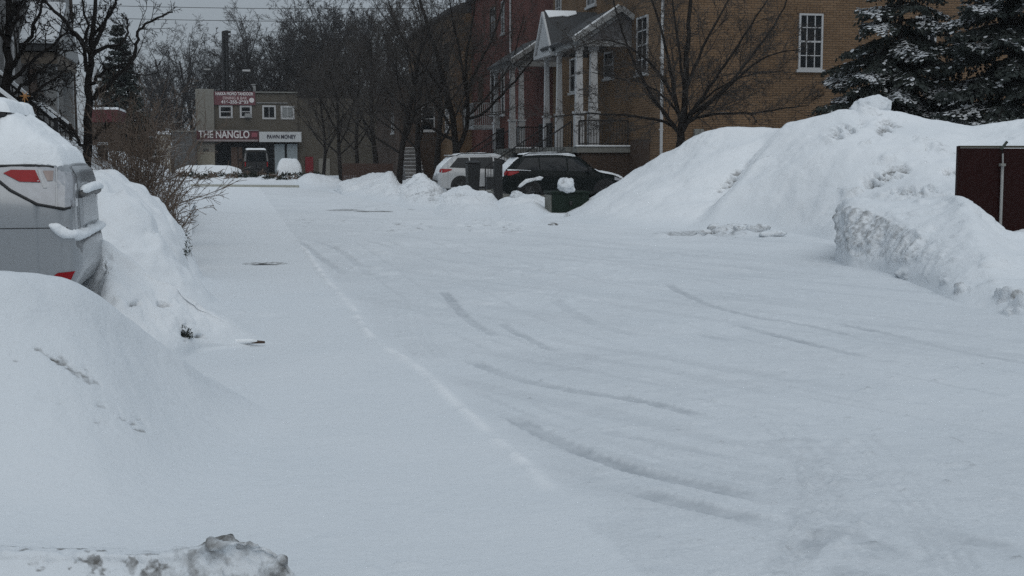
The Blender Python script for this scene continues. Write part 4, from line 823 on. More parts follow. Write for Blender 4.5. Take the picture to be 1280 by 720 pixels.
# --- left grey house
LX = -4.85
H5 = thing('grey_stone_townhouse', 'grey stone townhouse at the left edge with a snow-covered gabled porch', 'townhouse', (LX, 30, 0))
MB().box(-20, LX, 15, 39.7, -.2, 9.5).build('wall', GRYB, H5)
rf = MB(); rf.prism([(-20.4, 16.6, 9.5), (LX + .4, 16.6, 9.5), (LX + .4, 16.6, 9.7), (-12.8, 16.6, 13), (-20.4, 16.6, 9.7)], (0, 23.5, 0)); rf.build('roof', SHING, H5)
for (a, b, z0, z1) in [(30.0, 31.0, 2.6, 4.2), (31.6, 32.9, 5.2, 7.0), (34.2, 35.4, 5.4, 7.2), (37.2, 38.2, 2.4, 4.2), (37.2, 38.3, 5.4, 7.2), (26, 27.4, 2.5, 4.4)]: window(H5, 'x', a, b, z0, z1, LX, 2, 2, sgn=1)
MB().box(LX - .02, LX + .04, 33.3, 34.5, 1.5, 3.8).build('front_door', WOODB, H5)
m = MB(); m.prism([(LX - .1, 32.2, 4.0), (LX - .1, 34.1, 5.0), (LX - .1, 36, 4.0), (LX - .1, 36, 4.16), (LX - .1, 34.1, 5.16), (LX - .1, 32.2, 4.16)], (.92, 0, 0)); m.build('porch_roof', SHING, H5)
m = MB(); m.prism([(LX - .05, 32.15, 4.17), (LX - .05, 34.1, 5.19), (LX - .05, 34.1, 5.32), (LX - .05, 32.1, 4.26)], (.86, 0, 0)); m.build('porch_snow', CAP, H5)
MB().prism([(LX + .825, 32.1, 3.95), (LX + .825, 36.1, 3.95), (LX + .825, 34.1, 5.2)], (.05, 0, 0)).build('pediment', DIMW, H5)
MB().box(LX, LX + .8, 32.3, 36, 3.72, 3.98).build('beam', plain('tan_trim', (.13, .11, .09), .8), H5)
for y in (32.6, 35.7): MB().box(LX + .5, LX + .74, y - .11, y + .11, 1.4, 3.72).build('column', DIMW, H5)
MB().box(LX, LX + .8, 32.3, 36, -.1, 1.4).build('porch_base', GRYB, H5)
MB().box(LX, LX + .25, 38.6, 39.6, -.1, 9.3).build('wall_pier', DIMW, H5)
m = MB().tube([(LX + .08, 36.6, 0), (LX + .08, 36.6, 9.4)], .06, 8); m.build('downpipe', WHITE, H5)
# iron stair rails before it, each a thing of its own
def stair_rail(label, ppx, d):
    p, q = Vector(W(*ppx[0], d)), Vector(W(*ppx[1], d + .1)); t = thing('stair_railing', label, 'railing', (q.x, q.y, 0))
    m = MB(); m.bar(p, q, .05, .05); m.bar(p - Vector((0, 0, .16)), q - Vector((0, 0, .16)), .035, .035); n_ = int((q - p).length / .12)
    for k in range(n_ + 1):
        c = p + (q - p) * k / n_; m.box(c.x - .009, c.x + .009, c.y - .009, c.y + .009, c.z - .9, c.z - .03)
    m.build('balusters', BLACK, t)
    MB().box(q.x - .03, q.x + .03, q.y - .03, q.y + .03, 0, q.z + .06).build('newel_post', BLACK, t)
    up = Vector((0, 0, .045)); s = MB(); s.bar(p + up, q + up, .055, .045); s.build('snow_strip', CAP, t)
stair_rail('snow-topped black stair railing above the silver car roof, the nearer of the two', [(-60, 70), (44, 150)], 18.2)
stair_rail('snow-topped black stair railing running down to the slim black tree, the farther of the two', [(-40, 60), (70, 152)], 20.5)
stair_rail('short black iron railing between the wooden pole and the grey porch', [(48, 128), (88, 158)], 27.5)
# orange bow on the rail
t = thing('ribbon_bow', 'orange ribbon bow with a dry leaf on the stair railing above the silver car', 'ribbon', W(30, 140, 17.6))
ORG = plain('orange_ribbon', (.42, .09, .03), .6, var=.3, scale=20); LEAF = plain('dry_leaf', (.35, .17, .06), .7, var=.3, scale=20)
c = Vector(W(30, 138, 17.6)); m = MB()
for sx in (-1, 1):
    pts = [c + Vector((sx * .05 * math.sin(a) * 1.2, 0, .05 * (1 - math.cos(a)) * sx * .3 + .02 * math.sin(2 * a))) for a in np.linspace(0, 2 * math.pi, 9)]; m.tube(pts, .016, 6)
m.tube([c, c + Vector((-.03, 0, -.1))], .018, 6); m.tube([c, c + Vector((.035, 0, -.09))], .016, 6); m.build('bow', ORG, t, True)
m = MB(); q = Vector(W(31, 120, 17.6))
for a in range(6): an = a * 1.05; m.tube([q, q + Vector((.07 * math.cos(an), .01, .07 * math.sin(an)))], [.012, .003], 5)
m.tube([q, c], .006, 5); m.build('leaf', LEAF, t)
# wooden pole
p = W(93, 210, 38); t = thing('wooden_pole', 'straight dark wooden pole beside the slim black tree', 'pole', (p[0], p[1], 0))
MB().tube([(p[0], p[1], -.2), (p[0] - .05, p[1], 9)], [.15, .12], 12).build('pole', plain('pole_wood', (.035, .027, .022), .9, var=.3, scale=3, bump=.4, bscale=15), t, True)
MB().box(p[0] - .9, p[0] + .9, p[1] - .06, p[1] + .06, 8.2, 8.32).build('crossarm', MATS['pole_wood'], t)
for k, px in enumerate((126, 132)):
    q = W(px, 205, 27.5); t = thing('fence_post', ('left' if k == 0 else 'right') + ' of two short black snow-topped posts beside the slim tree', 'post', (q[0], q[1], 0), group='short posts beside the slim tree')
    MB().box(q[0] - .05, q[0] + .05, q[1] - .05, q[1] + .05, 0, W(px, 182, 27.5)[2]).build('post', BLACK, t); zt_ = W(px, 182, 27.5)[2]
    MB().box(q[0] - .06, q[0] + .06, q[1] - .06, q[1] + .06, zt_ + .002, zt_ + .07).build('snow_cap', CAP, t, bevel=.02)

# --- shop block
SY = 110.0
def sx(px): return WY(px, 150, SY)[0]
def sz(py): return WY(320, py, SY)[2]
H6 = thing('shop_block', 'two-storey shop block with a pale side tower and two sign bands', 'shop', (sx(245), SY, 0))
SH = plain('olive_cladding', (.085, .075, .06), .8, var=.15, scale=2); TW = plain('pale_panel', (.19, .183, .162), .8, var=.1, scale=2)
MB().box(sx(268), sx(372), SY, SY + 12, -.1, sz(116)).build('wall', SH, H6)
MB().box(sx(372), sx(475), SY + .4, SY + 12, -.1, sz(122)).build('side_wall', SH, H6)
MB().box(sx(245), sx(268) - .01, SY - .35, SY + 12, -.1, sz(112)).build('tower', TW, H6)
MB().box(sx(320), sx(373), SY - .2, SY + 12.1, sz(116) + .01, sz(114.5)).build('roof_edge', CONC, H6)
MB().box(sx(321), sx(360), SY - .1, SY - .01, sz(129), sz(128)).build('trim', DIMW, H6)
for (a, b, c_, d_, mu, rw, gl) in [(274, 291, 132, 148, 1, 2, GLASS), (300, 315, 132, 147.5, 1, 2, GLASS), (328, 345, 131.5, 149, 2, 1, GLASS), (351, 368, 132, 149, 2, 1, BLIND)]: window(H6, 'y', sx(a), sx(b), sz(d_), sz(c_), SY, mu, rw, glass=gl, fw=.14, sill=False)
MB().box(sx(306), sx(314), SY - .35, SY - .07, sz(147), sz(142)).build('air_conditioner', DIMW, H6, bevel=.03)
MB().box(sx(245.5), sx(267.5), SY - .36, SY - .33, 0, sz(190)).build('side_door', plain('beige_door', (.27, .25, .2), .7), H6)
MB().box(sx(268.5), sx(371), SY - .06, SY - .002, .3, sz(178)).build('shop_front', GLASS, H6)
for px in (268.5, 296, 322, 331, 341): MB().box(sx(px), sx(px + 1.2), SY - .12, SY - .062, 0, sz(178)).build('mullion', BLACK, H6)
BL = plain('pale_blue_panel', (.24, .28, .30), .7); MB().box(sx(342.5), sx(355), SY - .1, SY - .063, .2, sz(180)).build('panel', BL, H6); MB().box(sx(358), sx(371), SY - .1, SY - .063, .2, sz(180)).build('panel', BL, H6)
MB().box(sx(288), sx(302), SY - .09, SY - .063, .2, sz(184)).build('poster', plain('brown_poster', (.07, .045, .035), .7), H6)
MB().box(sx(381), sx(391), SY + .3, SY + .398, 0, sz(196)).build('red_door', plain('red_door_paint', (.16, .012, .018), .6), H6)
MB().box(sx(398), sx(412), SY + .3, SY + .398, 0, sz(198)).build('grey_door', TW, H6)
# signs
def text(parent, body, x, y, z_, size, m, name='lettering', width=None, bold=0.):
    cu = bpy.data.curves.new(name, 'FONT'); cu.body = body; cu.size = size; cu.align_x = 'CENTER'; cu.align_y = 'CENTER'; cu.extrude = .012; cu.offset = bold; cu.materials.append(m)
    o = bpy.data.objects.new(name, cu); COL.objects.link(o); o.parent = parent; o.rotation_euler = (math.pi / 2, 0, 0)
    l0 = parent.location; o.location = (x - l0.x, y - l0.y, z_ - l0.z)
    if width:
        bpy.context.view_layer.update(); o.scale = (width / max(.01, o.dimensions.x), 1, 1)
    bpy.context.view_layer.update(); me = bpy.data.meshes.new_from_object(o.evaluated_get(bpy.context.evaluated_depsgraph_get())); n = link(name, me, m, parent) if not me.materials else bpy.data.objects.new(name, me)
    if n.name not in COL.objects: COL.objects.link(n)
    n.parent = parent; n.location = o.location; n.rotation_euler = o.rotation_euler; n.scale = o.scale; bpy.data.objects.remove(o); n.name = name; return n
LT = plain('sign_lettering', (.62, .6, .6), .6, var=.05); MAR = plain('maroon_sign', (.085, .02, .028), .6, var=.2); DKL = plain('dark_lettering', (.03, .03, .05), .6); PINK = plain('faded_red_banner', (.14, .055, .065), .7, var=.2); RDL = plain('red_lettering', (.5, .4, .4), .6)
s1 = thing('shop_sign', 'maroon sign band reading THE NANGLO over the shop front', 'sign', (sx(284), SY - .5, sz(170)))
MB().box(sx(244.5), sx(323), SY - .62, SY - .37, sz(177.2), sz(162.8)).build('board', MAR, s1)
MB().box(sx(245), sx(322), SY - .66, SY - .622, sz(177), sz(174.6)).build('lower_strip', plain('pale_strip', (.25, .22, .22), .6, var=.5, scale=9), s1)
MB().box(sx(244.5), sx(323), SY - .66, SY - .622, sz(163.6), sz(162.8)).build('trim', DIMW, s1)
text(s1, 'THE NANGLO', (sx(247.5) + sx(312)) / 2, SY - .64, sz(168.8), .82, LT, width=sx(311.5) - sx(248), bold=.018)
MB().box(sx(314), sx(321), SY - .645, SY - .622, sz(171.5), sz(166)).build('emblem', plain('red_emblem', (.25, .07, .09), .6, var=.5, scale=12), s1)
s2 = thing('shop_sign', 'white sign band with dark lettering, right of the maroon one', 'sign', (sx(346), SY - .5, sz(170)))
MB().box(sx(323.5), sx(376), SY - .6, SY - .02, sz(177.5), sz(164.8)).build('board', plain('white_sign_face', (.5, .52, .53), .6, var=.06), s2)
text(s2, 'PAWN MONEY', sx(351), SY - .62, sz(171.2), .42, DKL, width=sx(369) - sx(333), bold=.012)
s3 = thing('banner', 'faded red banner with three lines of pale lettering, hung above the upper windows', 'banner', (sx(293), SY - .3, sz(123)))
MB().box(sx(267.5), sx(319.5), SY - .14, SY - .08, sz(131.5), sz(114.8)).build('cloth', PINK, s3)
text(s3, 'HAKKA MOMO TANDOOR', sx(293.5), SY - .16, sz(117.8), .34, LT, width=sx(317) - sx(270), bold=.01)
text(s3, 'DINING & BAR', sx(294), SY - .16, sz(123.2), .32, RDL, width=sx(309) - sx(279), bold=.008)
text(s3, '416-255-2933', sx(294), SY - .16, sz(128), .34, LT, width=sx(311) - sx(277), bold=.01)
m = MB(); c = (sx(315), SY - .16, sz(125.5)); m.tube([(c[0], c[1] + .02, c[2]), (c[0], c[1], c[2])], .2, 14); m.build('emblem', LT, s3)
# house number is unreadable: small dark mark on the beige door
text(H6, '676', sx(257), SY - .4, sz(187.5), .3, DKL, name='door_number')
t = thing('grey_shed', 'plain grey flat-roofed wall block left of the shop block', 'shed', (sx(229), SY - 5, 0)); MB().box(WY(215, 180, 105)[0], WY(244, 180, 105)[0], 105, 114, -.1, WY(230, 165, 105)[2]).build('wall', plain('grey_render', (.1, .1, .1), .85), t); zt_ = WY(230, 165, 105)[2]; MB().box(WY(214, 180, 105)[0], WY(244, 180, 105)[0], 104.9, 114, zt_ + .003, zt_ + .12).build('coping', CONC, t)
t = thing('board_fence', 'tan board fence with snowy top, left of the grey wall block', 'fence', (WY(205, 190, 78)[0], 78, 0)); m = MB(); xa, xb = WY(196, 190, 78)[0], WY(214, 190, 78)[0]
for k in range(8): u = xa + (xb - xa) * k / 8; m.box(u, u + (xb - xa) / 8 - .02, 78, 78.04, 0, WY(205, 168, 78)[2])
m.build('boards', plain('tan_boards', (.2, .17, .13), .8), t); MB().box(xa, xb, 77.97, 78.07, WY(205, 168, 78)[2] + .003, WY(205, 166, 78)[2] + .1).build('snow_strip', CAP, t)
t = thing('low_shop', 'low building with a dark red fascia, glimpsed right of the slim black tree', 'building', (WY(128, 160, 92)[0], 92, 0)); xa, xb = WY(108, 150, 92)[0], WY(146, 150, 92)[0]
MB().box(xa, xb, 92, 100, -.1, WY(128, 153, 92)[2]).build('wall', BRN, t); MB().box(xa - .1, xb + .1, 91.8, 100.1, WY(128, 153, 92)[2] + .003, WY(128, 137, 92)[2]).build('fascia', plain('dark_red_fascia', (.075, .016, .018), .7), t); MB().box(xa - .1, xb + .1, 91.8, 100.1, WY(128, 137, 92)[2] + .003, WY(128, 136, 92)[2] + .1).build('roof_snow', CAP, t)
# brown board fence on the right
t = thing('board_fence', 'low reddish-brown board fence behind the mound, under the street trees', 'fence', (W(455, 230, 72)[0], W(455, 230, 72)[1], 0)); m = MB(); a, b = Vector(W(428, 225, 72)), Vector(W(492, 225, 70)); a.z = b.z = 0; n_ = 26
for k in range(n_):
    p, q = a.lerp(b, k / n_), a.lerp(b, (k + .9) / n_); m.prism([(p.x, p.y, 0), (q.x, q.y, 0), (q.x, q.y, 1.2), (p.x, p.y, 1.2)], (0, .04, 0))
m.build('boards', plain('rust_boards', (.05, .026, .018), .8, var=.35), t)
# mast and lamp arms behind the shop
p = W(283, 150, 118); t = thing('sign_mast', 'tall black twin-post mast with lamp arms, standing behind the shop block', 'mast', (p[0], p[1], 0)); zt_ = W(283, 38, 118)[2]
for k, px in enumerate((281.2, 285.4)): q = W(px, 150, 118); MB().tube([(q[0], q[1], 0), (q[0], q[1], zt_ if k else zt_ - .1)], .16 if k else .13, 8).build('post', BLACK, t)
m = MB()
for py in (40, 45): z_ = W(283, py, 118)[2]; m.box(W(278, py, 118)[0], W(288.5, py, 118)[0], p[1] - .1, p[1] + .1, z_ - .1, z_ + .1)
m.build('crossbar', BLACK, t); za = W(283, 89, 118)[2]; MB().bar(W(262, 88, 118), W(306, 90, 118), .16, .16).build('lamp_arm', BLACK, t)
m = MB(); q = W(308, 88.5, 118); m.box(q[0] - .35, q[0] + .35, q[1] - .15, q[1] + .15, q[2] - .08, q[2] + .1); m.build('lamp_head', WHITE, t, bevel=.05); m = MB(); q = W(259, 87, 118); m.box(q[0] - .3, q[0] + .3, q[1] - .15, q[1] + .15, q[2] - .06, q[2] + .08); m.build('lamp_head', DIMW, t, bevel=.04)
p = W(318, 113, 111); t = thing('roof_vent', 'pale vent pipe on the shop block roof above the banner', 'vent', (p[0], p[1], sz(116))); MB().tube([(p[0], p[1], sz(116)), (p[0], p[1], sz(107)), (p[0] - .1, p[1], sz(104))], .13, 8).build('pipe', DIMW, t, True); MB().tube([(p[0] - .1, p[1], sz(104)), (p[0] - .1, p[1], sz(102.6))], .2, 8).build('cowl', DIMW, t)
# power lines
for k, (y0, y1, lb) in enumerate([(4.5, 6.5, 'upper of two black power lines crossing the grey sky'), (20, 22.5, 'lower of two black power lines crossing the grey sky')]):
    a, b = Vector(W(-350, y0 - 6, 96)), Vector(W(900, y1 + 8, 100)); m = MB(); pts = [a.lerp(b, i / 30) - Vector((0, 0, 1.1 * (1 - (2 * i / 30 - 1) ** 2))) + Vector((0, 0, .9)) for i in range(31)]
    o = m.tube(pts, .022, 5).build('power_line', BLACK); tag(o, lb, 'power line')

# kerb along the far side of the cross street
m = MB(); a, b = G(238, 233), G(374, 234.5); m.prism([(a[0], a[1], -.05), (b[0], b[1], -.05), (b[0], b[1], .12), (a[0], a[1], .12)], (0, .3, 0)); tag(m.build('kerb', KERBM, bevel=.02), kind='structure')

# ------------------------------------------------------------------ vehicles
def catm1(xk, yk, x):
    return np.interp(x, xk, yk)
def car_body(st, zmid=.62, dense=90, nring=34, soft=1):
    """st rows: x, zbot, zbelt, ztop, wbot, wmax, wbelt, wtop"""
    st = np.array(st, float); xk = st[:, 0]; xd = np.unique(np.r_[np.linspace(xk[0], xk[-1], dense), xk, xk[:-1] + .33 * np.diff(xk), xk[:-1] + .66 * np.diff(xk)])
    C = [np.interp(xd, xk, st[:, i]) for i in range(1, 8)]
    for _ in range(soft):
        C = [np.r_[c[0], (c[:-2] + 2 * c[1:-1] + c[2:]) / 4, c[-1]] for c in C]
    rings = []
    for x, zb, zl, zt_, wb, wm, wl, wt in zip(xd, *C):
        zl = min(zl, zt_ - .05); zm = min(zmid, zl - .08); zm = max(zm, zb + .06)
        h = [(0, zb), (wb * .7, zb), (wb, zb + .02), ((wb + wm) / 2 + .02, zb + .1 * (zm - zb) + .05), (wm, zm), (wm * .998, zm + (zl - zm) * .6), (wl, zl), ((wl * .55 + wt * .45), zl + (zt_ - zl) * .5), (wt, zt_ - (zt_ - zl) * .12 - .01), (wt * .82, zt_ - .012), (wt * .4, zt_ - .002), (0, zt_)]
        h = np.array(h); d = np.r_[0, np.cumsum(np.hypot(*np.diff(h, axis=0).T))]; d /= d[-1] + 1e-9
        hh = catmull(h[:, None, :].repeat(1, 1), nring)[:, 0]
        ring = np.r_[np.c_[hh[:, 0], hh[:, 1]], np.c_[-hh[-2:0:-1, 0], hh[-2:0:-1, 1]]]
        rings.append(np.c_[np.full(len(ring), x), ring])
    A = np.array(rings); n, m_ = A.shape[:2]; i = np.arange(n * m_).reshape(n, m_); j = np.roll(i, -1, 1)
    Fc = [tuple(q) for q in np.stack([i[:-1], i[1:], j[1:], j[:-1]], -1).reshape(-1, 4)] + [tuple(i[0]), tuple(i[-1][::-1])]
    return A.reshape(-1, 3), Fc
def body_obj(V, Fc, m, parent, name='body'):
    me = bpy.data.meshes.new(name); me.from_pydata([tuple(v) for v in V], [], Fc); me.update()
    bm = bmesh.new(); bm.from_mesh(me); bmesh.ops.recalc_face_normals(bm, faces=bm.faces); bm.to_mesh(me); bvh = BVHTree.FromBMesh(bm); bm.free()
    return link(name, me, m, parent, True), bvh
def decal(poly, axis_, sg, bvh, off=.004, cuts=5):
    """poly in (x,z) for axis 'y' or (y,z) for axis 'x'; laid on the body from side sg"""
    bm = bmesh.new(); vs_ = [bm.verts.new((a, 0, b)) for a, b in poly]; bm.faces.new(vs_); bmesh.ops.triangulate(bm, faces=bm.faces[:]); bmesh.ops.subdivide_edges(bm, edges=bm.edges[:], cuts=cuts, use_grid_fill=True)
    for v in bm.verts:
        a, b = v.co.x, v.co.z
        o, d = (Vector((a, 3 * sg, b)), Vector((0, -sg, 0))) if axis_ == 'y' else (Vector((4 * sg, a, b)), Vector((-sg, 0, 0)))
        h, nn_, _, _ = bvh.ray_cast(o, d)
        if h is None: h, nn_, _, _ = bvh.find_nearest(Vector((a, .9 * sg, b)) if axis_ == 'y' else Vector((2.3 * sg, a, b)))
        if nn_.dot(d) > 0: nn_ = -nn_
        v.co = h + nn_ * off
    me = bpy.data.meshes.new('decal'); bm.to_mesh(me); bm.free(); return me
def snow_cap(bvh, x0, x1, y0, y1, T_, step=.035, mask=None, seed=0, zmax=4, minnz=.25, zmin=-9):
    xs_ = np.arange(x0, x1 + 1e-6, step); ys_ = np.arange(y0, y1 + 1e-6, step); nx, ny = len(xs_), len(ys_); V = np.zeros((nx, ny, 3)); ok = np.zeros((nx, ny), bool)
    for i, x in enumerate(xs_):
        for j, y in enumerate(ys_):
            h, n_, _, _ = bvh.ray_cast(Vector((x, y, zmax)), Vector((0, 0, -1)))
            if h is None or abs(n_.z) < minnz or h.z < zmin - .08: continue
            V[i, j] = h; ok[i, j] = True
    P = np.c_[np.repeat(xs_, ny), np.tile(ys_, nx)]; e = np.minimum(np.minimum(P[:, 0] - x0, x1 - P[:, 0]), np.minimum(P[:, 1] - y0, y1 - P[:, 1]))
    m_ = sstep(0, .09, e + .03 * fbm(P, 6, 2, seed))
    if mask is not None: m_ = m_ * mask(P[:, 0], P[:, 1])
    okp = np.pad(ok, 1); lv = np.zeros((nx, ny)); cur = ok.copy(); ne = max(1, int(round(.06 / step)))
    for q in range(ne):
        cp_ = np.pad(cur, 1); cur = cp_[:-2, 1:-1] & cp_[2:, 1:-1] & cp_[1:-1, :-2] & cp_[1:-1, 2:] & cp_[:-2, :-2] & cp_[2:, 2:]; lv += cur
    m_ = m_ * (lv / ne).ravel() * (sstep(zmin, zmin + .05, V[:, :, 2].ravel() + .012 * fbm(P, 9, 2, seed + 6)) if zmin > -5 else 1); th = np.where(m_ > .02, T_ * np.sqrt(m_) * (1 + .35 * fbm(P, 3, 3, seed) + .15 * fbm(P, 11, 2, seed + 2)), -.012)
    V = V.reshape(-1, 3); V[:, 2] += th; f = grid_faces(nx, ny); okf = ok.ravel()[f].all(1) & (m_.ravel()[f] > .02).any(1); f = f[okf]
    u, inv = np.unique(f, return_inverse=True); return mesh_np('snow_cover', V[u], inv.reshape(-1, 4))
TYRE = plain('tyre_rubber', (.015, .015, .016), .85); RIM = plain('alloy_rim', (.06, .06, .062), .5, metal=.4); TRIM = plain('black_trim', (.014, .014, .015), .5); CGL = plain('car_glass', (.022, .025, .028), .06, spec=.12, var=.3)
REDL = plain('tail_lamp_red', (.24, .008, .012), .3, coat=.0, var=.2, spec=.2); CLR = plain('lamp_clear', (.33, .34, .36), .2, coat=.6, var=.25, scale=22); PLATE = plain('number_plate', (.5, .52, .55), .5)
def wheel(parent, x, y, sg, r=.36):
    w_ = MB(); n_ = 28; prof = [(.115, r * .62), (.125, r * .8), (.115, r * .95), (.08, r), (-.08, r), (-.115, r * .95), (-.1, r * .62)]
    b = len(w_.v)
    for (o, rr) in prof:
        for k in range(n_): a = 2 * math.pi * k / n_; w_.v.append((x + rr * math.cos(a), y + sg * o, r + rr * math.sin(a)))
    for i in range(len(prof) - 1):
        for k in range(n_): w_.f.append((b + i * n_ + k, b + i * n_ + (k + 1) % n_, b + (i + 1) * n_ + (k + 1) % n_, b + (i + 1) * n_ + k))
    o = w_.build('wheel', TYRE, parent, True, local=True)
    m = MB(); m.tube([(x, y - sg * .05, r), (x, y + sg * .06, r)], r * .6, 24)
    for k in range(5): a = k * 1.2566; m.tube([(x, y + sg * .075, r), (x + r * .56 * math.cos(a), y + sg * .085, r + r * .56 * math.sin(a))], [.05, .035], 6)
    m.tube([(x, y + sg * .05, r), (x, y + sg * .1, r)], .05, 12); m.build('rim', RIM, o, local=True)
    return o
def deco(parent, name, poly, ax_, sg, bvh, m, off=.004, cuts=5): return link(name, decal(poly, ax_, sg, bvh, off, cuts), m, parent, True)
SUV = [(-2.30, .45, .62, .70, .70, .74, .72, .66), (-2.27, .36, .70, .80, .78, .83, .78, .72), (-2.20, .32, .80, .96, .84, .885, .80, .74), (-2.15, .30, .95, 1.12, .86, .90, .82, .72), (-2.06, .27, 1.06, 1.22, .87, .91, .84, .70), (-1.80, .26, 1.09, 1.48, .88, .92, .86, .66), (-1.62, .25, 1.09, 1.62, .89, .925, .87, .63), (-1.2, .24, 1.07, 1.67, .9, .93, .87, .62), (-.3, .24, 1.03, 1.69, .9, .93, .87, .62), (.35, .24, 1.0, 1.64, .9, .93, .87, .61), (.65, .24, .99, 1.50, .9, .93, .87, .62), (1.05, .24, .98, 1.16, .9, .93, .87, .70), (1.25, .24, .95, 1.04, .9, .93, .86, .74), (1.7, .25, .88, .98, .89, .92, .82, .70), (2.05, .28, .78, .88, .84, .88, .76, .62), (2.2, .32, .68, .76, .76, .80, .68, .55), (2.28, .40, .58, .64, .62, .66, .56, .48)]
def suv(name, label, loc, rz, paint, group=None, snowy=True, lampw=False):
    t = thing(name, label, 'car', loc, rz, group); V, Fc = car_body(SUV); bo, bvh = body_obj(V, Fc, paint, t)
    for sg in (-1, 1):
        deco(t, 'side_window', [(-1.83, 1.13), (-1.0, 1.10), (-1.0, 1.53), (-1.45, 1.53)], 'y', sg, bvh, CGL); deco(t, 'side_window', [(-.95, 1.10), (.0, 1.07), (.0, 1.55), (-.95, 1.54)], 'y', sg, bvh, CGL); deco(t, 'side_window', [(.06, 1.07), (.92, 1.05), (.48, 1.44), (.06, 1.54)], 'y', sg, bvh, CGL)
        deco(t, 'tail_lamp', [(-2.13, .92), (-2.0, .93), (-1.72, 1.03), (-1.74, 1.07), (-2.1, 1.08)], 'y', sg, bvh, REDL, .008); deco(t, 'headlight', [(1.72, .76), (2.12, .70), (2.14, .76), (1.74, .87)], 'y', sg, bvh, CLR, .006)
        for x in (-1.36, 1.38): 
            deco(t, 'wheel_arch', [(x + .43 * math.cos(a), .38 + .43 * math.sin(a)) for a in np.linspace(-.3, math.pi + .3, 14)], 'y', sg, bvh, TRIM, .005, 3); wheel(t, x, .83 * sg, sg)
        for x in (-.97, .03): deco(t, 'door_seam', [(x - .006, .4), (x + .006, .4), (x + .006, 1.05), (x - .006, 1.05)], 'y', sg, bvh, TRIM, .003, 2)
        deco(t, 'sill_trim', [(-.95, .25), (.95, .25), (.95, .36), (-.95, .36)], 'y', sg, bvh, TRIM, .006, 3)
        m = MB(); m.box(.72, .86, sg * .92, sg * 1.08, 1.06, 1.22); m.build('wing_mirror', TRIM, t, bevel=.03, local=True)
        m = MB()
        for x in (-.75, .2): m.box(x - .1, x + .1, sg * .93, sg * .955, .91, .94)
        m.build('door_handle', TRIM, t, local=True)
        m = MB(); m.tube([(-1.5, sg * .6, 1.63), (-1.3, sg * .6, 1.7), (.1, sg * .6, 1.72), (.35, sg * .6, 1.66)], .018, 6); m.build('roof_rail', TRIM, t, local=True)
    deco(t, 'rear_window', [(-.56, 1.2), (.56, 1.2), (.5, 1.5), (-.5, 1.5)], 'x', -1, bvh, CGL); deco(t, 'windscreen', [(-.62, 1.14), (.62, 1.14), (.52, 1.5), (-.52, 1.5)], 'x', 1, bvh, CGL); deco(t, 'rear_bumper', [(-.74, .4), (.74, .4), (.74, .62), (-.74, .62)], 'x', -1, bvh, TRIM); deco(t, 'number_plate', [(-.16, .78), (.16, .78), (.16, .9), (-.16, .9)], 'x', -1, bvh, PLATE, .01, 2)
    for sg in (-1, 1): deco(t, 'tail_lamp', [(sg * .52, .95), (sg * .8, .93), (sg * .8, 1.08), (sg * .52, 1.07)], 'x', -1, bvh, REDL, .008)
    m = MB(); m.box(-1.84, -1.5, -.58, .58, 1.6, 1.65); m.build('spoiler', paint, t, bevel=.015, local=True)
    if snowy:
        link('snow_cover', snow_cap(bvh, -1.55, .42, -.6, .6, .05, .05, seed=3), CAP, t, True); link('snow_cover', snow_cap(bvh, -2.28, -1.66, -.62, .62, .045, .03, seed=5, minnz=.15, mask=lambda x, y: sstep(-.3, .25, fbm(np.c_[x, y], 2.4, 3, 8) + .25)), CAP, t, True)
        link('snow_cover', snow_cap(bvh, 1.1, 2.15, -.75, .75, .05, .05, seed=7, mask=lambda x, y: sstep(-.1, .3, fbm(np.c_[x, y], 2, 3, 4) + .2)), CAP, t, True)
    return t, bvh
DRK = plain('black_green_paint', (.007, .010, .010), .45, coat=.0, var=.3, scale=3, spec=.12); WPT = plain('white_car_paint', (.42, .43, .44), .35, coat=.4, var=.06)
c1, bv1 = suv('parked_car', 'dark green-black sport utility car behind the green utility box', (9.0 + 2.28, 46.05, 0), 0, DRK)
c2, bv2 = suv('parked_car', 'white sport utility car half hidden by the black bin, left of the dark one', (7.95 + 2.28, 54.3, 0), 0, WPT)
# snow stuck on the near flank of the dark car
def flank(t, bvh, poly, off=.05):
    me = decal(poly, 'y', -1, bvh, .02, 6); bm = bmesh.new(); bm.from_mesh(me)
    bnd = {v.index for e in bm.edges if e.is_boundary for v in e.verts}; bm.verts.ensure_lookup_table()
    for v in bm.verts:
        if v.index in bnd: v.co.y += .015
        else: v.co.y -= off * (.6 + .8 * rng.random())
    bm.to_mesh(me); bm.free(); link('stuck_snow', me, CAP, t, True)
flank(c1, bv1, [(-1.78, .52), (-1.72, .62), (-1.5, .8), (-1.2, .84), (-1.0, .9), (-.86, .86), (-.95, .76), (-1.2, .74), (-1.45, .66), (-1.68, .5)]); flank(c1, bv1, [(-.1, .78), (-.05, .86), (.05, .82), (.15, .84), (.22, .78), (.1, .72)], .03)
flank(c1, bv1, [(-2.1, 1.13), (-1.75, 1.12), (-1.3, 1.09), (-1.3, 1.075), (-1.75, 1.09), (-2.1, 1.08)], .025)
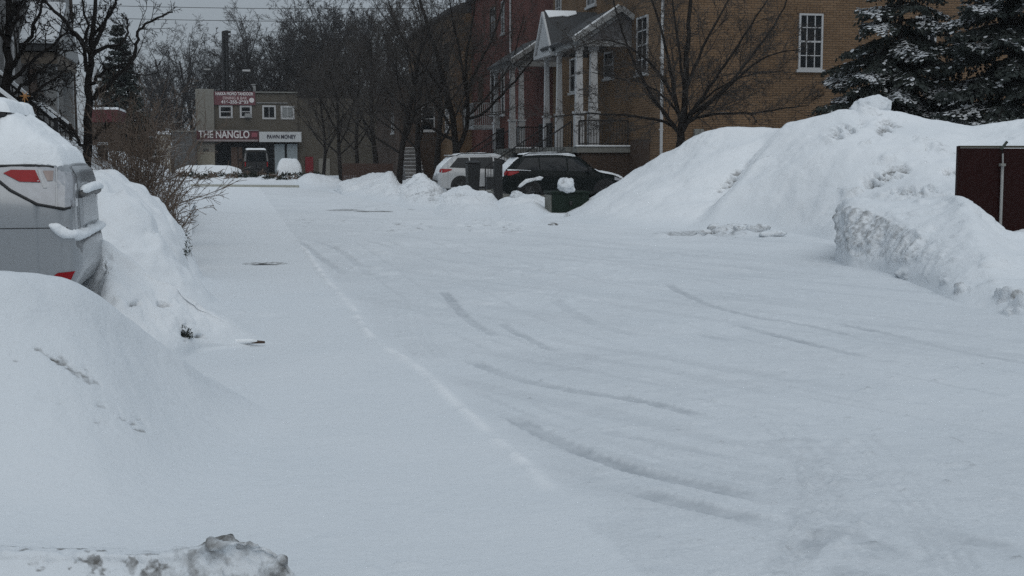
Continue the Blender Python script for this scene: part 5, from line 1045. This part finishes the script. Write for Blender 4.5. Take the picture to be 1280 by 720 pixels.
# van in the lot
VAN = [(-2.5, .4, .9, 1.0, .78, .84, .8, .76), (-2.46, .34, 1.1, 1.9, .84, .92, .9, .78), (-2.4, .3, 1.12, 2.06, .88, .96, .93, .8), (-2.0, .28, 1.12, 2.14, .9, .97, .94, .8), (0, .28, 1.1, 2.15, .9, .97, .94, .8), (1.0, .28, 1.08, 2.08, .9, .97, .93, .78), (1.5, .28, 1.06, 1.6, .9, .96, .92, .78), (1.9, .3, 1.02, 1.22, .9, .95, .88, .76), (2.3, .34, .9, 1.02, .84, .9, .78, .7), (2.45, .42, .7, .8, .7, .76, .66, .6)]
p = W(319, 220, 103); t = thing('parked_van', 'black van seen from behind in the parking lot before the shop signs', 'van', (p[0], p[1], 0), math.pi / 2 + .03)
V, Fc = car_body(VAN); bo, bvh = body_obj(V, Fc, plain('black_van_paint', (.010, .011, .012), .5, var=.3, scale=2, spec=.2), t)
for sg in (-1, 1):
    deco(t, 'rear_window', [(sg * .06, 1.22), (sg * .72, 1.22), (sg * .66, 1.88), (sg * .06, 1.88)], 'x', -1, bvh, GLASS, .006); deco(t, 'tail_lamp', [(sg * .78, .8), (sg * .86, .8), (sg * .86, 1.15), (sg * .78, 1.15)], 'x', -1, bvh, REDL, .01, 2)
    deco(t, 'door_panel', [(sg * .06, .62), (sg * .74, .62), (sg * .74, 1.14), (sg * .06, 1.14)], 'x', -1, bvh, TRIM, .006, 3); deco(t, 'side_window', [(.1, 1.18), (1.3, 1.16), (1.1, 1.75), (.1, 1.85)], 'y', sg, bvh, CGL)
    deco(t, 'corner_pillar', [(sg * .78, 1.2), (sg * .9, 1.2), (sg * .84, 1.95), (sg * .72, 2.0)], 'x', -1, bvh, plain('road_salt_grey', (.16, .16, .16), .8) if 'road_salt_grey' not in MATS else MATS['road_salt_grey'], .009, 3)
    for x in (-1.5, 1.5): wheel(t, x, .86 * sg, sg, .35)
    m = MB(); m.box(1.1, 1.2, sg * .96, sg * 1.16, 1.15, 1.4); m.build('wing_mirror', TRIM, t, bevel=.02, local=True)
link('snow_cover', snow_cap(bvh, -2.42, 1.0, -.78, .78, .05, .08, seed=31), CAP, t, True)
m = MB(); m.box(-2.54, -2.44, -.86, .86, .36, .56); m.build('rear_bumper', TRIM, t, bevel=.03, local=True)
# buried car
p = W(361, 220, 99); t = thing('buried_car', 'small car under a thick white cap of snow, right of the black van', 'car', (p[0], p[1], -.45), math.pi / 2)
V, Fc = car_body(SUV); bo, bvh = body_obj(V, Fc, WPT, t); deco(t, 'rear_window', [(-.56, 1.2), (.56, 1.2), (.5, 1.5), (-.5, 1.5)], 'x', -1, bvh, CGL)
for sg in (-1, 1):
    deco(t, 'tail_lamp', [(sg * .6, .9), (sg * .8, .9), (sg * .8, 1.06), (sg * .6, 1.06)], 'x', -1, bvh, REDL, .008, 2)
    for x in (-1.36, 1.38): wheel(t, x, .83 * sg, sg)
link('snow_cover', snow_cap(bvh, -2.3, 2.2, -.92, .92, .17, .06, seed=41, minnz=.02), CAP, t, True)

# ---- silver car, close
SIL = plain('silver_paint', (.285, .30, .315), .32, metal=.35, var=.06, scale=2, coat=.35)
LEX = [(-2.38, .50, .64, .715, .68, .74, .70, .62), (-2.362, .44, .69, .75, .76, .82, .78, .71), (-2.345, .41, .735, .765, .81, .865, .82, .76), (-2.338, .39, .80, .98, .83, .885, .83, .76), (-2.328, .375, 1.02, 1.20, .845, .897, .828, .72), (-2.29, .36, 1.10, 1.27, .86, .908, .838, .70), (-2.18, .33, 1.14, 1.34, .87, .915, .85, .69), (-1.92, .31, 1.16, 1.55, .885, .925, .865, .65), (-1.68, .30, 1.16, 1.64, .89, .93, .87, .63), (-1.3, .28, 1.14, 1.69, .9, .935, .87, .62), (-.3, .27, 1.08, 1.71, .9, .935, .87, .62), (.35, .27, 1.05, 1.66, .9, .935, .87, .61), (.75, .27, 1.03, 1.48, .9, .93, .87, .62), (1.2, .27, 1.01, 1.18, .9, .93, .87, .70), (1.4, .27, .98, 1.07, .9, .93, .86, .74), (1.85, .28, .9, 1.0, .89, .92, .82, .70), (2.2, .3, .78, .88, .82, .86, .74, .6), (2.35, .4, .62, .7, .66, .7, .6, .5)]
CX, CYY, CZ = W(125, 300, 9.9)[0] - 2.47, 10.75, .27
S = thing('silver_car', 'silver hatchback with snow over its rear window, at the left edge', 'car', (CX, CYY, CZ), math.pi)
V, Fc = car_body(LEX, zmid=.7, dense=150, nring=48); bo, bvh = body_obj(V, Fc, SIL, S)
for sg in (1, -1):
    out_ = [(-1.78, 1.235), (-1.83, 1.258), (-2.05, 1.262), (-2.2, 1.25), (-2.275, 1.20), (-2.312, 1.10), (-2.318, .965), (-2.28, .955), (-2.1, .99), (-1.92, 1.09), (-1.80, 1.19)]
    lamp = deco(S, 'tail_lamp', out_, 'y', sg, bvh, CLR, .006, 8)
    # dark rim round the lamp
    cx_ = np.mean([q[0] for q in out_]); cz_ = np.mean([q[1] for q in out_]); rim_pts = []
    for (a, b) in out_[6:] + out_[:4]:
        h, n_, _, _ = bvh.ray_cast(Vector((a, 3 * sg, b)), Vector((0, -sg, 0)))
        if h is None: h, n_, _, _ = bvh.find_nearest(Vector((a, .9 * sg, b)))
        rim_pts.append(h + Vector((0, sg * .006, 0)))
    MB().tube(rim_pts, .011, 6, cap=False).build('lamp_rim', TRIM, lamp, True, local=True)
    link('red_lens', decal([(-1.87, 1.205), (-1.92, 1.228), (-2.08, 1.225), (-2.12, 1.14), (-1.98, 1.145)], 'y', sg, bvh, .013, 6), REDL, lamp, True)
    for poly, nm in (([(-2.095, 1.23), (-2.112, 1.23), (-2.165, 1.10), (-2.14, 1.10)], 'chrome_bar'), ([(-2.215, 1.24), (-2.226, 1.24), (-2.235, .97), (-2.222, .97)], 'chrome_bar')): link(nm, decal(poly, 'y', sg, bvh, .012, 4), WHITE, lamp, True)
    link('amber_lens', decal([(-2.13, 1.22), (-2.2, 1.22), (-2.2, 1.15), (-2.165, 1.15)], 'y', sg, bvh, .011, 4), plain('pale_amber', (.27, .21, .19), .3) if 'pale_amber' not in MATS else MATS['pale_amber'], lamp, True)
    deco(S, 'reflector', [(-2.13, .43), (-2.30, .43), (-2.335, .51), (-2.22, .50)], 'y', sg, bvh, REDL, .008, 4)
    deco(S, 'panel_seam', [(-1.2, .818), (-2.3, .818), (-2.3, .824), (-1.2, .824)], 'y', sg, bvh, TRIM, .003, 6)
    deco(S, 'side_window', [(-1.75, 1.20), (-.9, 1.17), (-.9, 1.57), (-1.4, 1.57)], 'y', sg, bvh, CGL); deco(S, 'side_window', [(-.85, 1.17), (.1, 1.13), (.1, 1.58), (-.85, 1.57)], 'y', sg, bvh, CGL); deco(S, 'side_window', [(.16, 1.13), (1.0, 1.1), (.5, 1.46), (.16, 1.57)], 'y', sg, bvh, CGL)
    for x in (-1.42, 1.42): deco(S, 'wheel_arch', [(x + .42 * math.cos(a), .38 + .42 * math.sin(a)) for a in np.linspace(-.3, math.pi + .3, 16)], 'y', sg, bvh, TRIM, .005, 4); wheel(S, x, .84 * sg, sg, .37)
    m = MB(); m.box(.85, .99, sg * .93, sg * 1.1, 1.1, 1.27); m.build('wing_mirror', SIL, S, bevel=.03, local=True)
# tailgate: a raised rounded panel with a garnish bar
TG = plain('tailgate_grey_trim', (.11, .11, .11), .5)
def raised(poly, ax_, sg, bvh, off, rim, cuts=8, rough=0.):
    me = decal(poly, ax_, sg, bvh, .0, cuts); bm = bmesh.new(); bm.from_mesh(me); bm.normal_update(); d = Vector((0, sg, 0)) if ax_ == 'y' else Vector((sg, 0, 0))
    b_ = [v.co.copy() for v in bm.verts if v.is_boundary]; P = np.array([v.co for v in bm.verts]); Bp = np.array(b_); dist = np.sqrt(((P[:, None] - Bp[None]) ** 2).sum(-1)).min(1); nz = fbm(P, 7, 3, 5) if rough else np.zeros(len(P))
    for v, e, q in zip(bm.verts, dist, nz):
        t_ = min(1, e / rim); v.co += d * (off * math.sqrt(t_ * (2 - t_)) * (1 + rough * q) - (.004 if e < 1e-5 else 0))
    bm.to_mesh(me); bm.free(); return me
for sg in (-1, 1):
    deco(S, 'lamp_return', [(sg * .60, .965), (sg * .86, .965), (sg * .85, 1.12), (sg * .80, 1.22), (sg * .60, 1.2)], 'x', -1, bvh, CLR, .006, 6)
    deco(S, 'tailgate_gap', [(sg * .575, .80), (sg * .60, .80), (sg * .60, 1.25), (sg * .575, 1.25)], 'x', -1, bvh, TRIM, .008, 6)
link('tailgate', raised([(-.57, .80), (.57, .80), (.57, 1.26), (-.57, 1.26)], 'x', -1, bvh, .022, .03, 14), SIL, S, True)
m = MB(); m.tube([(-2.355, -.54, 1.045), (-2.385, -.4, 1.06), (-2.39, 0, 1.065), (-2.385, .4, 1.06), (-2.355, .54, 1.045)], .026, 10); m.build('garnish_bar', TG, S, True, local=True)
def snow_roll(nm, pts, r, flat=.75, seed=0, n=20, up=0.):
    P = np.array(smooth_poly([np.array(p, float) for p in pts], 8)); k = len(P); t = np.linspace(0, 1, k); T_ = np.gradient(P, axis=0); T_ /= np.linalg.norm(T_, axis=1, keepdims=True); sd2 = np.cross(T_, [0, 0, 1.]); sd2 /= np.linalg.norm(sd2, axis=1, keepdims=True); an = np.linspace(0, 2 * math.pi, n, endpoint=False)
    rr = r * np.sqrt(np.clip(np.minimum(t, 1 - t) / .14, 0.02, 1)) * (1.15 - .4 * t) * (1 + .25 * fbm(P, 6, 2, seed + 11)); V = P[:, None] + (sd2[:, None] * np.cos(an)[None, :, None] + np.array([0, 0, flat]) * np.sin(an)[None, :, None]) * rr[:, None, None]; V = V.reshape(-1, 3)
    V += (V - np.repeat(P, n, 0)) * (.55 * fbm(V, 9, 3, seed) + .2 * fbm(V, 26, 2, seed + 1))[:, None]; i = np.arange(k * n).reshape(k, n); j = np.roll(i, -1, 1)
    link(nm, mesh_np(nm, V, np.stack([i[:-1], j[:-1], j[1:], i[1:]], -1).reshape(-1, 4)), CAP, S, True)
snow_roll('bumper_snow', [(-2.17, .908, .84), (-2.23, .90, .81), (-2.30, .868, .778), (-2.345, .77, .765), (-2.362, .5, .762), (-2.368, 0, .762), (-2.362, -.5, .762), (-2.345, -.8, .76), (-2.25, -.9, .775)], .05, .72, 3)
snow_roll('handle_snow', [(-2.365, .54, 1.075), (-2.395, .4, 1.09), (-2.40, 0, 1.10), (-2.395, -.4, 1.09), (-2.365, -.54, 1.075)], .036, .9, 5)
link('rear_window', decal([(-.6, 1.3), (.6, 1.3), (.55, 1.55), (-.55, 1.55)], 'x', -1, bvh, .005, 5), CGL, S, True)
m = MB(); m.prism([(-1.88, -.6, 1.60), (-1.5, -.62, 1.66), (-1.5, -.62, 1.715), (-1.86, -.6, 1.64)], (0, 1.22, 0)); m.build('spoiler', TRIM, S, bevel=.008, local=True)
sp = MB(); 
def lump(S, x0, x1, y0, y1, z0, h, seed, tilt=0., nm='snow_cover'):
    nx, ny = 30, 60; X, Y = np.meshgrid(np.linspace(0, 1, nx), np.linspace(0, 1, ny), indexing='ij'); e = np.minimum(np.minimum(X, 1 - X) * abs(x1 - x0), np.minimum(Y, 1 - Y) * abs(y1 - y0)); P = np.c_[(x0 + (x1 - x0) * X).ravel(), (y0 + (y1 - y0) * Y).ravel()]
    m_ = np.sqrt(np.clip(e.ravel() / .07, 0, 1) * (2 - np.clip(e.ravel() / .07, 0, 1))); zt_ = z0 + tilt * X.ravel() + h * m_ * (1 + .3 * fbm(P, 5, 3, seed)) - .012 * (m_ < .01)
    P = P + (.02 * np.c_[fbm(P, 8, 2, seed + 3), fbm(P, 8, 2, seed + 5)]); link(nm, mesh_np(nm, np.c_[P, zt_], grid_faces(nx, ny)), CAP, S, True)
lump(S, -1.9, -1.2, -.62, .62, 1.655, .085, 3, .05)
link('snow_cover', snow_cap(bvh, -1.2, .4, -.6, .6, .08, .06, seed=13), CAP, S, True)
link('snow_cover', snow_cap(bvh, -2.33, -1.76, -.88, .88, .085, .014, seed=17, minnz=.1, zmin=1.262, mask=lambda x, y: sstep(.0, .10, -1.78 - x) * sstep(.90, .80, np.abs(y) + .03 * fbm(np.c_[x, y], 6, 2, 6)) * sstep(-2.33, -2.28, x)), CAP, S, True)
link('snow_cover', snow_cap(bvh, 1.3, 2.2, -.75, .75, .08, .06, seed=23), CAP, S, True)

# ------------------------------------------------------------------ street furniture
# utility box
p = W(708, 262, 37.6); bx, by = W(690, 262, 37.2)[0], W(690, 262, 37.2)[1]; BG = plain('dark_green_steel', (.012, .021, .016), .6, spec=.12, var=.2, scale=4)
t = thing('utility_box', 'dark green steel utility box in the snow with a lump of snow on top', 'utility box', (bx + .55, by + .4, 0))
MB().box(bx, bx + 1.08, by, by + .9, -.2, .54).build('cabinet', BG, t, bevel=.015); MB().box(bx - .03, bx + 1.11, by - .03, by + .93, .543, .61).build('lid', BG, t, bevel=.015)
MB().box(bx - .012, bx + .002, by + .05, by + .85, -.1, .5).build('side_panel', plain('pale_grey_panel', (.17, .17, .15), .8, var=.3, scale=9), t)  # paler grey sheet over the left side of the box
m = MB(); m.box(bx + .5, bx + .58, by - .03, by + .001, .22, .34); m.build('latch', TRIM, t)
# wheeled bin
p = W(591, 237, 47.2); BIN = plain('black_bin_plastic', (.012, .013, .014), .6)
t = thing('wheeled_bin', 'black wheeled bin standing before the white car', 'bin', (p[0], p[1], .2)); x, y = p[0], p[1]
m = MB(); v = [(x + sx_ * a, y + sy_ * b, z_) for z_, a, b in ((.25, .19, .2), (1.33, .235, .29)) for sx_, sy_ in ((-1, -1), (1, -1), (1, 1), (-1, 1))]; m.add(v, [(3, 2, 1, 0), (4, 5, 6, 7), (0, 1, 5, 4), (1, 2, 6, 5), (2, 3, 7, 6), (3, 0, 4, 7)]); m.build('bin_body', BIN, t, bevel=.02)
m = MB(); m.prism([(x - .25, y - .32, 1.335), (x + .25, y - .32, 1.335), (x + .25, y + .32, 1.39), (x - .25, y + .32, 1.39)], (0, 0, .05)); m.build('lid', BIN, t, bevel=.015); m = MB(); m.tube([(x - .22, y + .34, 1.34), (x + .22, y + .34, 1.34)], .018, 8); m.build('handle', BIN, t)
for s_ in (-1, 1): MB().tube([(x + s_ * .2, y + .22, .3), (x + s_ * .26, y + .22, .3)], .11, 14).build('wheel', TYRE, t)
# mailbox on post
p = W(622.5, 247, 44.8); x, y = p[0], p[1]; t = thing('post_box', 'slim black post with a small box, between the white and the dark car', 'post', (x, y, 0)); MB().box(x - .14, x + .14, y - .1, y + .1, 0, W(622, 201, 44.8)[2]).build('post', BIN, t, bevel=.01); q = W(613, 236, 44.8); MB().box(x - .4, x - .143, y - .12, y + .12, W(613, 236, 44.8)[2], W(613, 221, 44.8)[2]).build('box', BIN, t, bevel=.012)
# red gate
GD = 20.2; t = thing('metal_gate', 'dark red metal gate with a pale drop rod at the right edge', 'gate', W(1240, 290, GD))
def gp(px, py, dd=0.): return Vector(W(px, py, GD + dd))
def slab(name, px0, px1, zt_, m, th=.05, dd=0., z0=-.1, lean=0):
    a, b = gp(px0, 200, dd), gp(px1, 200, dd); n_ = Vector((FH[0], FH[1], 0)) * th; mb = MB(); mb.prism([(a.x, a.y, z0), (b.x, b.y, z0), (b.x, b.y, zt_), (a.x, a.y, zt_)], n_); return mb.build(name, m, t)
zt_ = gp(1240, 185)[2]; slab('panel', 1200, 1252, zt_, RUST); slab('panel', 1253.5, 1330, zt_ - .005, RUST)
slab('top_rail', 1199, 1331, zt_ + .035, plain('olive_rail', (.04, .036, .02), .7), .07, -.01, zt_ + .002); slab('frame_post', 1197.2, 1199.8, zt_ + .03, RUST, .08, -.01); slab('frame_post', 1330, 1334, zt_, RUST, .08)
m = MB(); m.tube([gp(1253.5, 192, -.05), gp(1253.5, 206, -.05)], .013, 8); m.tube([gp(1253.2, 206, -.05), gp(1250.5, 284, -.05)], .022, 8); m.build('drop_rod', plain('frosted_rod', (.3, .3, .29), .6, var=.35, scale=14), t)
m = MB(); m.box(*[v for k in range(3) for v in ((gp(1253, 206, -.1)[k] - (.04, .03, .02)[k]), (gp(1253, 206, -.1)[k] + (.04, .03, .02)[k]))]); m.build('rod_bracket', CONC, t); m = MB(); m.tube([gp(1251, 187, -.04), gp(1259, 177, -.04)], .022, 8); m.build('latch_lever', plain('green_lever', (.025, .035, .025), .6), t)
# manhole
p = G(331, 329); t = thing('manhole_cover', 'dark round manhole cover bare of snow in the left of the street', 'manhole cover', (p[0], p[1], 0))
zc = float(z[np.argmin(np.hypot(P2[:, 0] - p[0], P2[:, 1] - p[1]))]); m = MB(); m.tube([(p[0], p[1], zc - .02), (p[0], p[1], zc + .004)], .25, 32); o = m.build('cover', plain('wet_iron', (.02, .019, .017), .6, var=.4, scale=14, bump=.5, bscale=25), t); m = MB(); pts = [(p[0] + .27 * math.cos(a), p[1] + .27 * math.sin(a), zc - .006) for a in np.linspace(0, 2 * math.pi, 33)]; m.tube(pts, .02, 6, cap=False); m.build('rim', MATS['wet_iron'], t)
# stick
a, b = G(256, 429, .03), G(331, 428, .035); m = MB(); pts = [Vector(a).lerp(Vector(b), k / 8) + Vector((0, rng.uniform(-.012, .012), rng.uniform(0, .012))) for k in range(9)]; o = thing('fallen_branch', 'thin snow-covered stick lying on the street beside the shrub hole', 'stick', a)
m.tube(pts, [.014] * 8 + [.010], 7); m.build('stick', WOODB, o, True); m = MB(); m.tube([q + Vector((0, -.004, .008)) for q in pts[:8]], [.016, .022, .018, .023, .018, .022, .02, .010], 7); m.build('snow_strip', CAP, o, True)

# ------------------------------------------------------------------ air
hm = bpy.data.materials.new('haze'); hm.use_nodes = True; tn = hm.node_tree; tn.nodes.clear(); ou = tn.nodes.new('ShaderNodeOutputMaterial'); pv = tn.nodes.new('ShaderNodeVolumePrincipled'); pv.inputs['Color'].default_value = (.9, .93, .96, 1); pv.inputs['Density'].default_value = .00035; pv.inputs['Anisotropy'].default_value = .2; tn.links.new(pv.outputs[0], ou.inputs['Volume'])
o = MB().box(-640, 640, -120, 940, -1.2, 24).build('haze', hm); tag(o, kind='stuff')
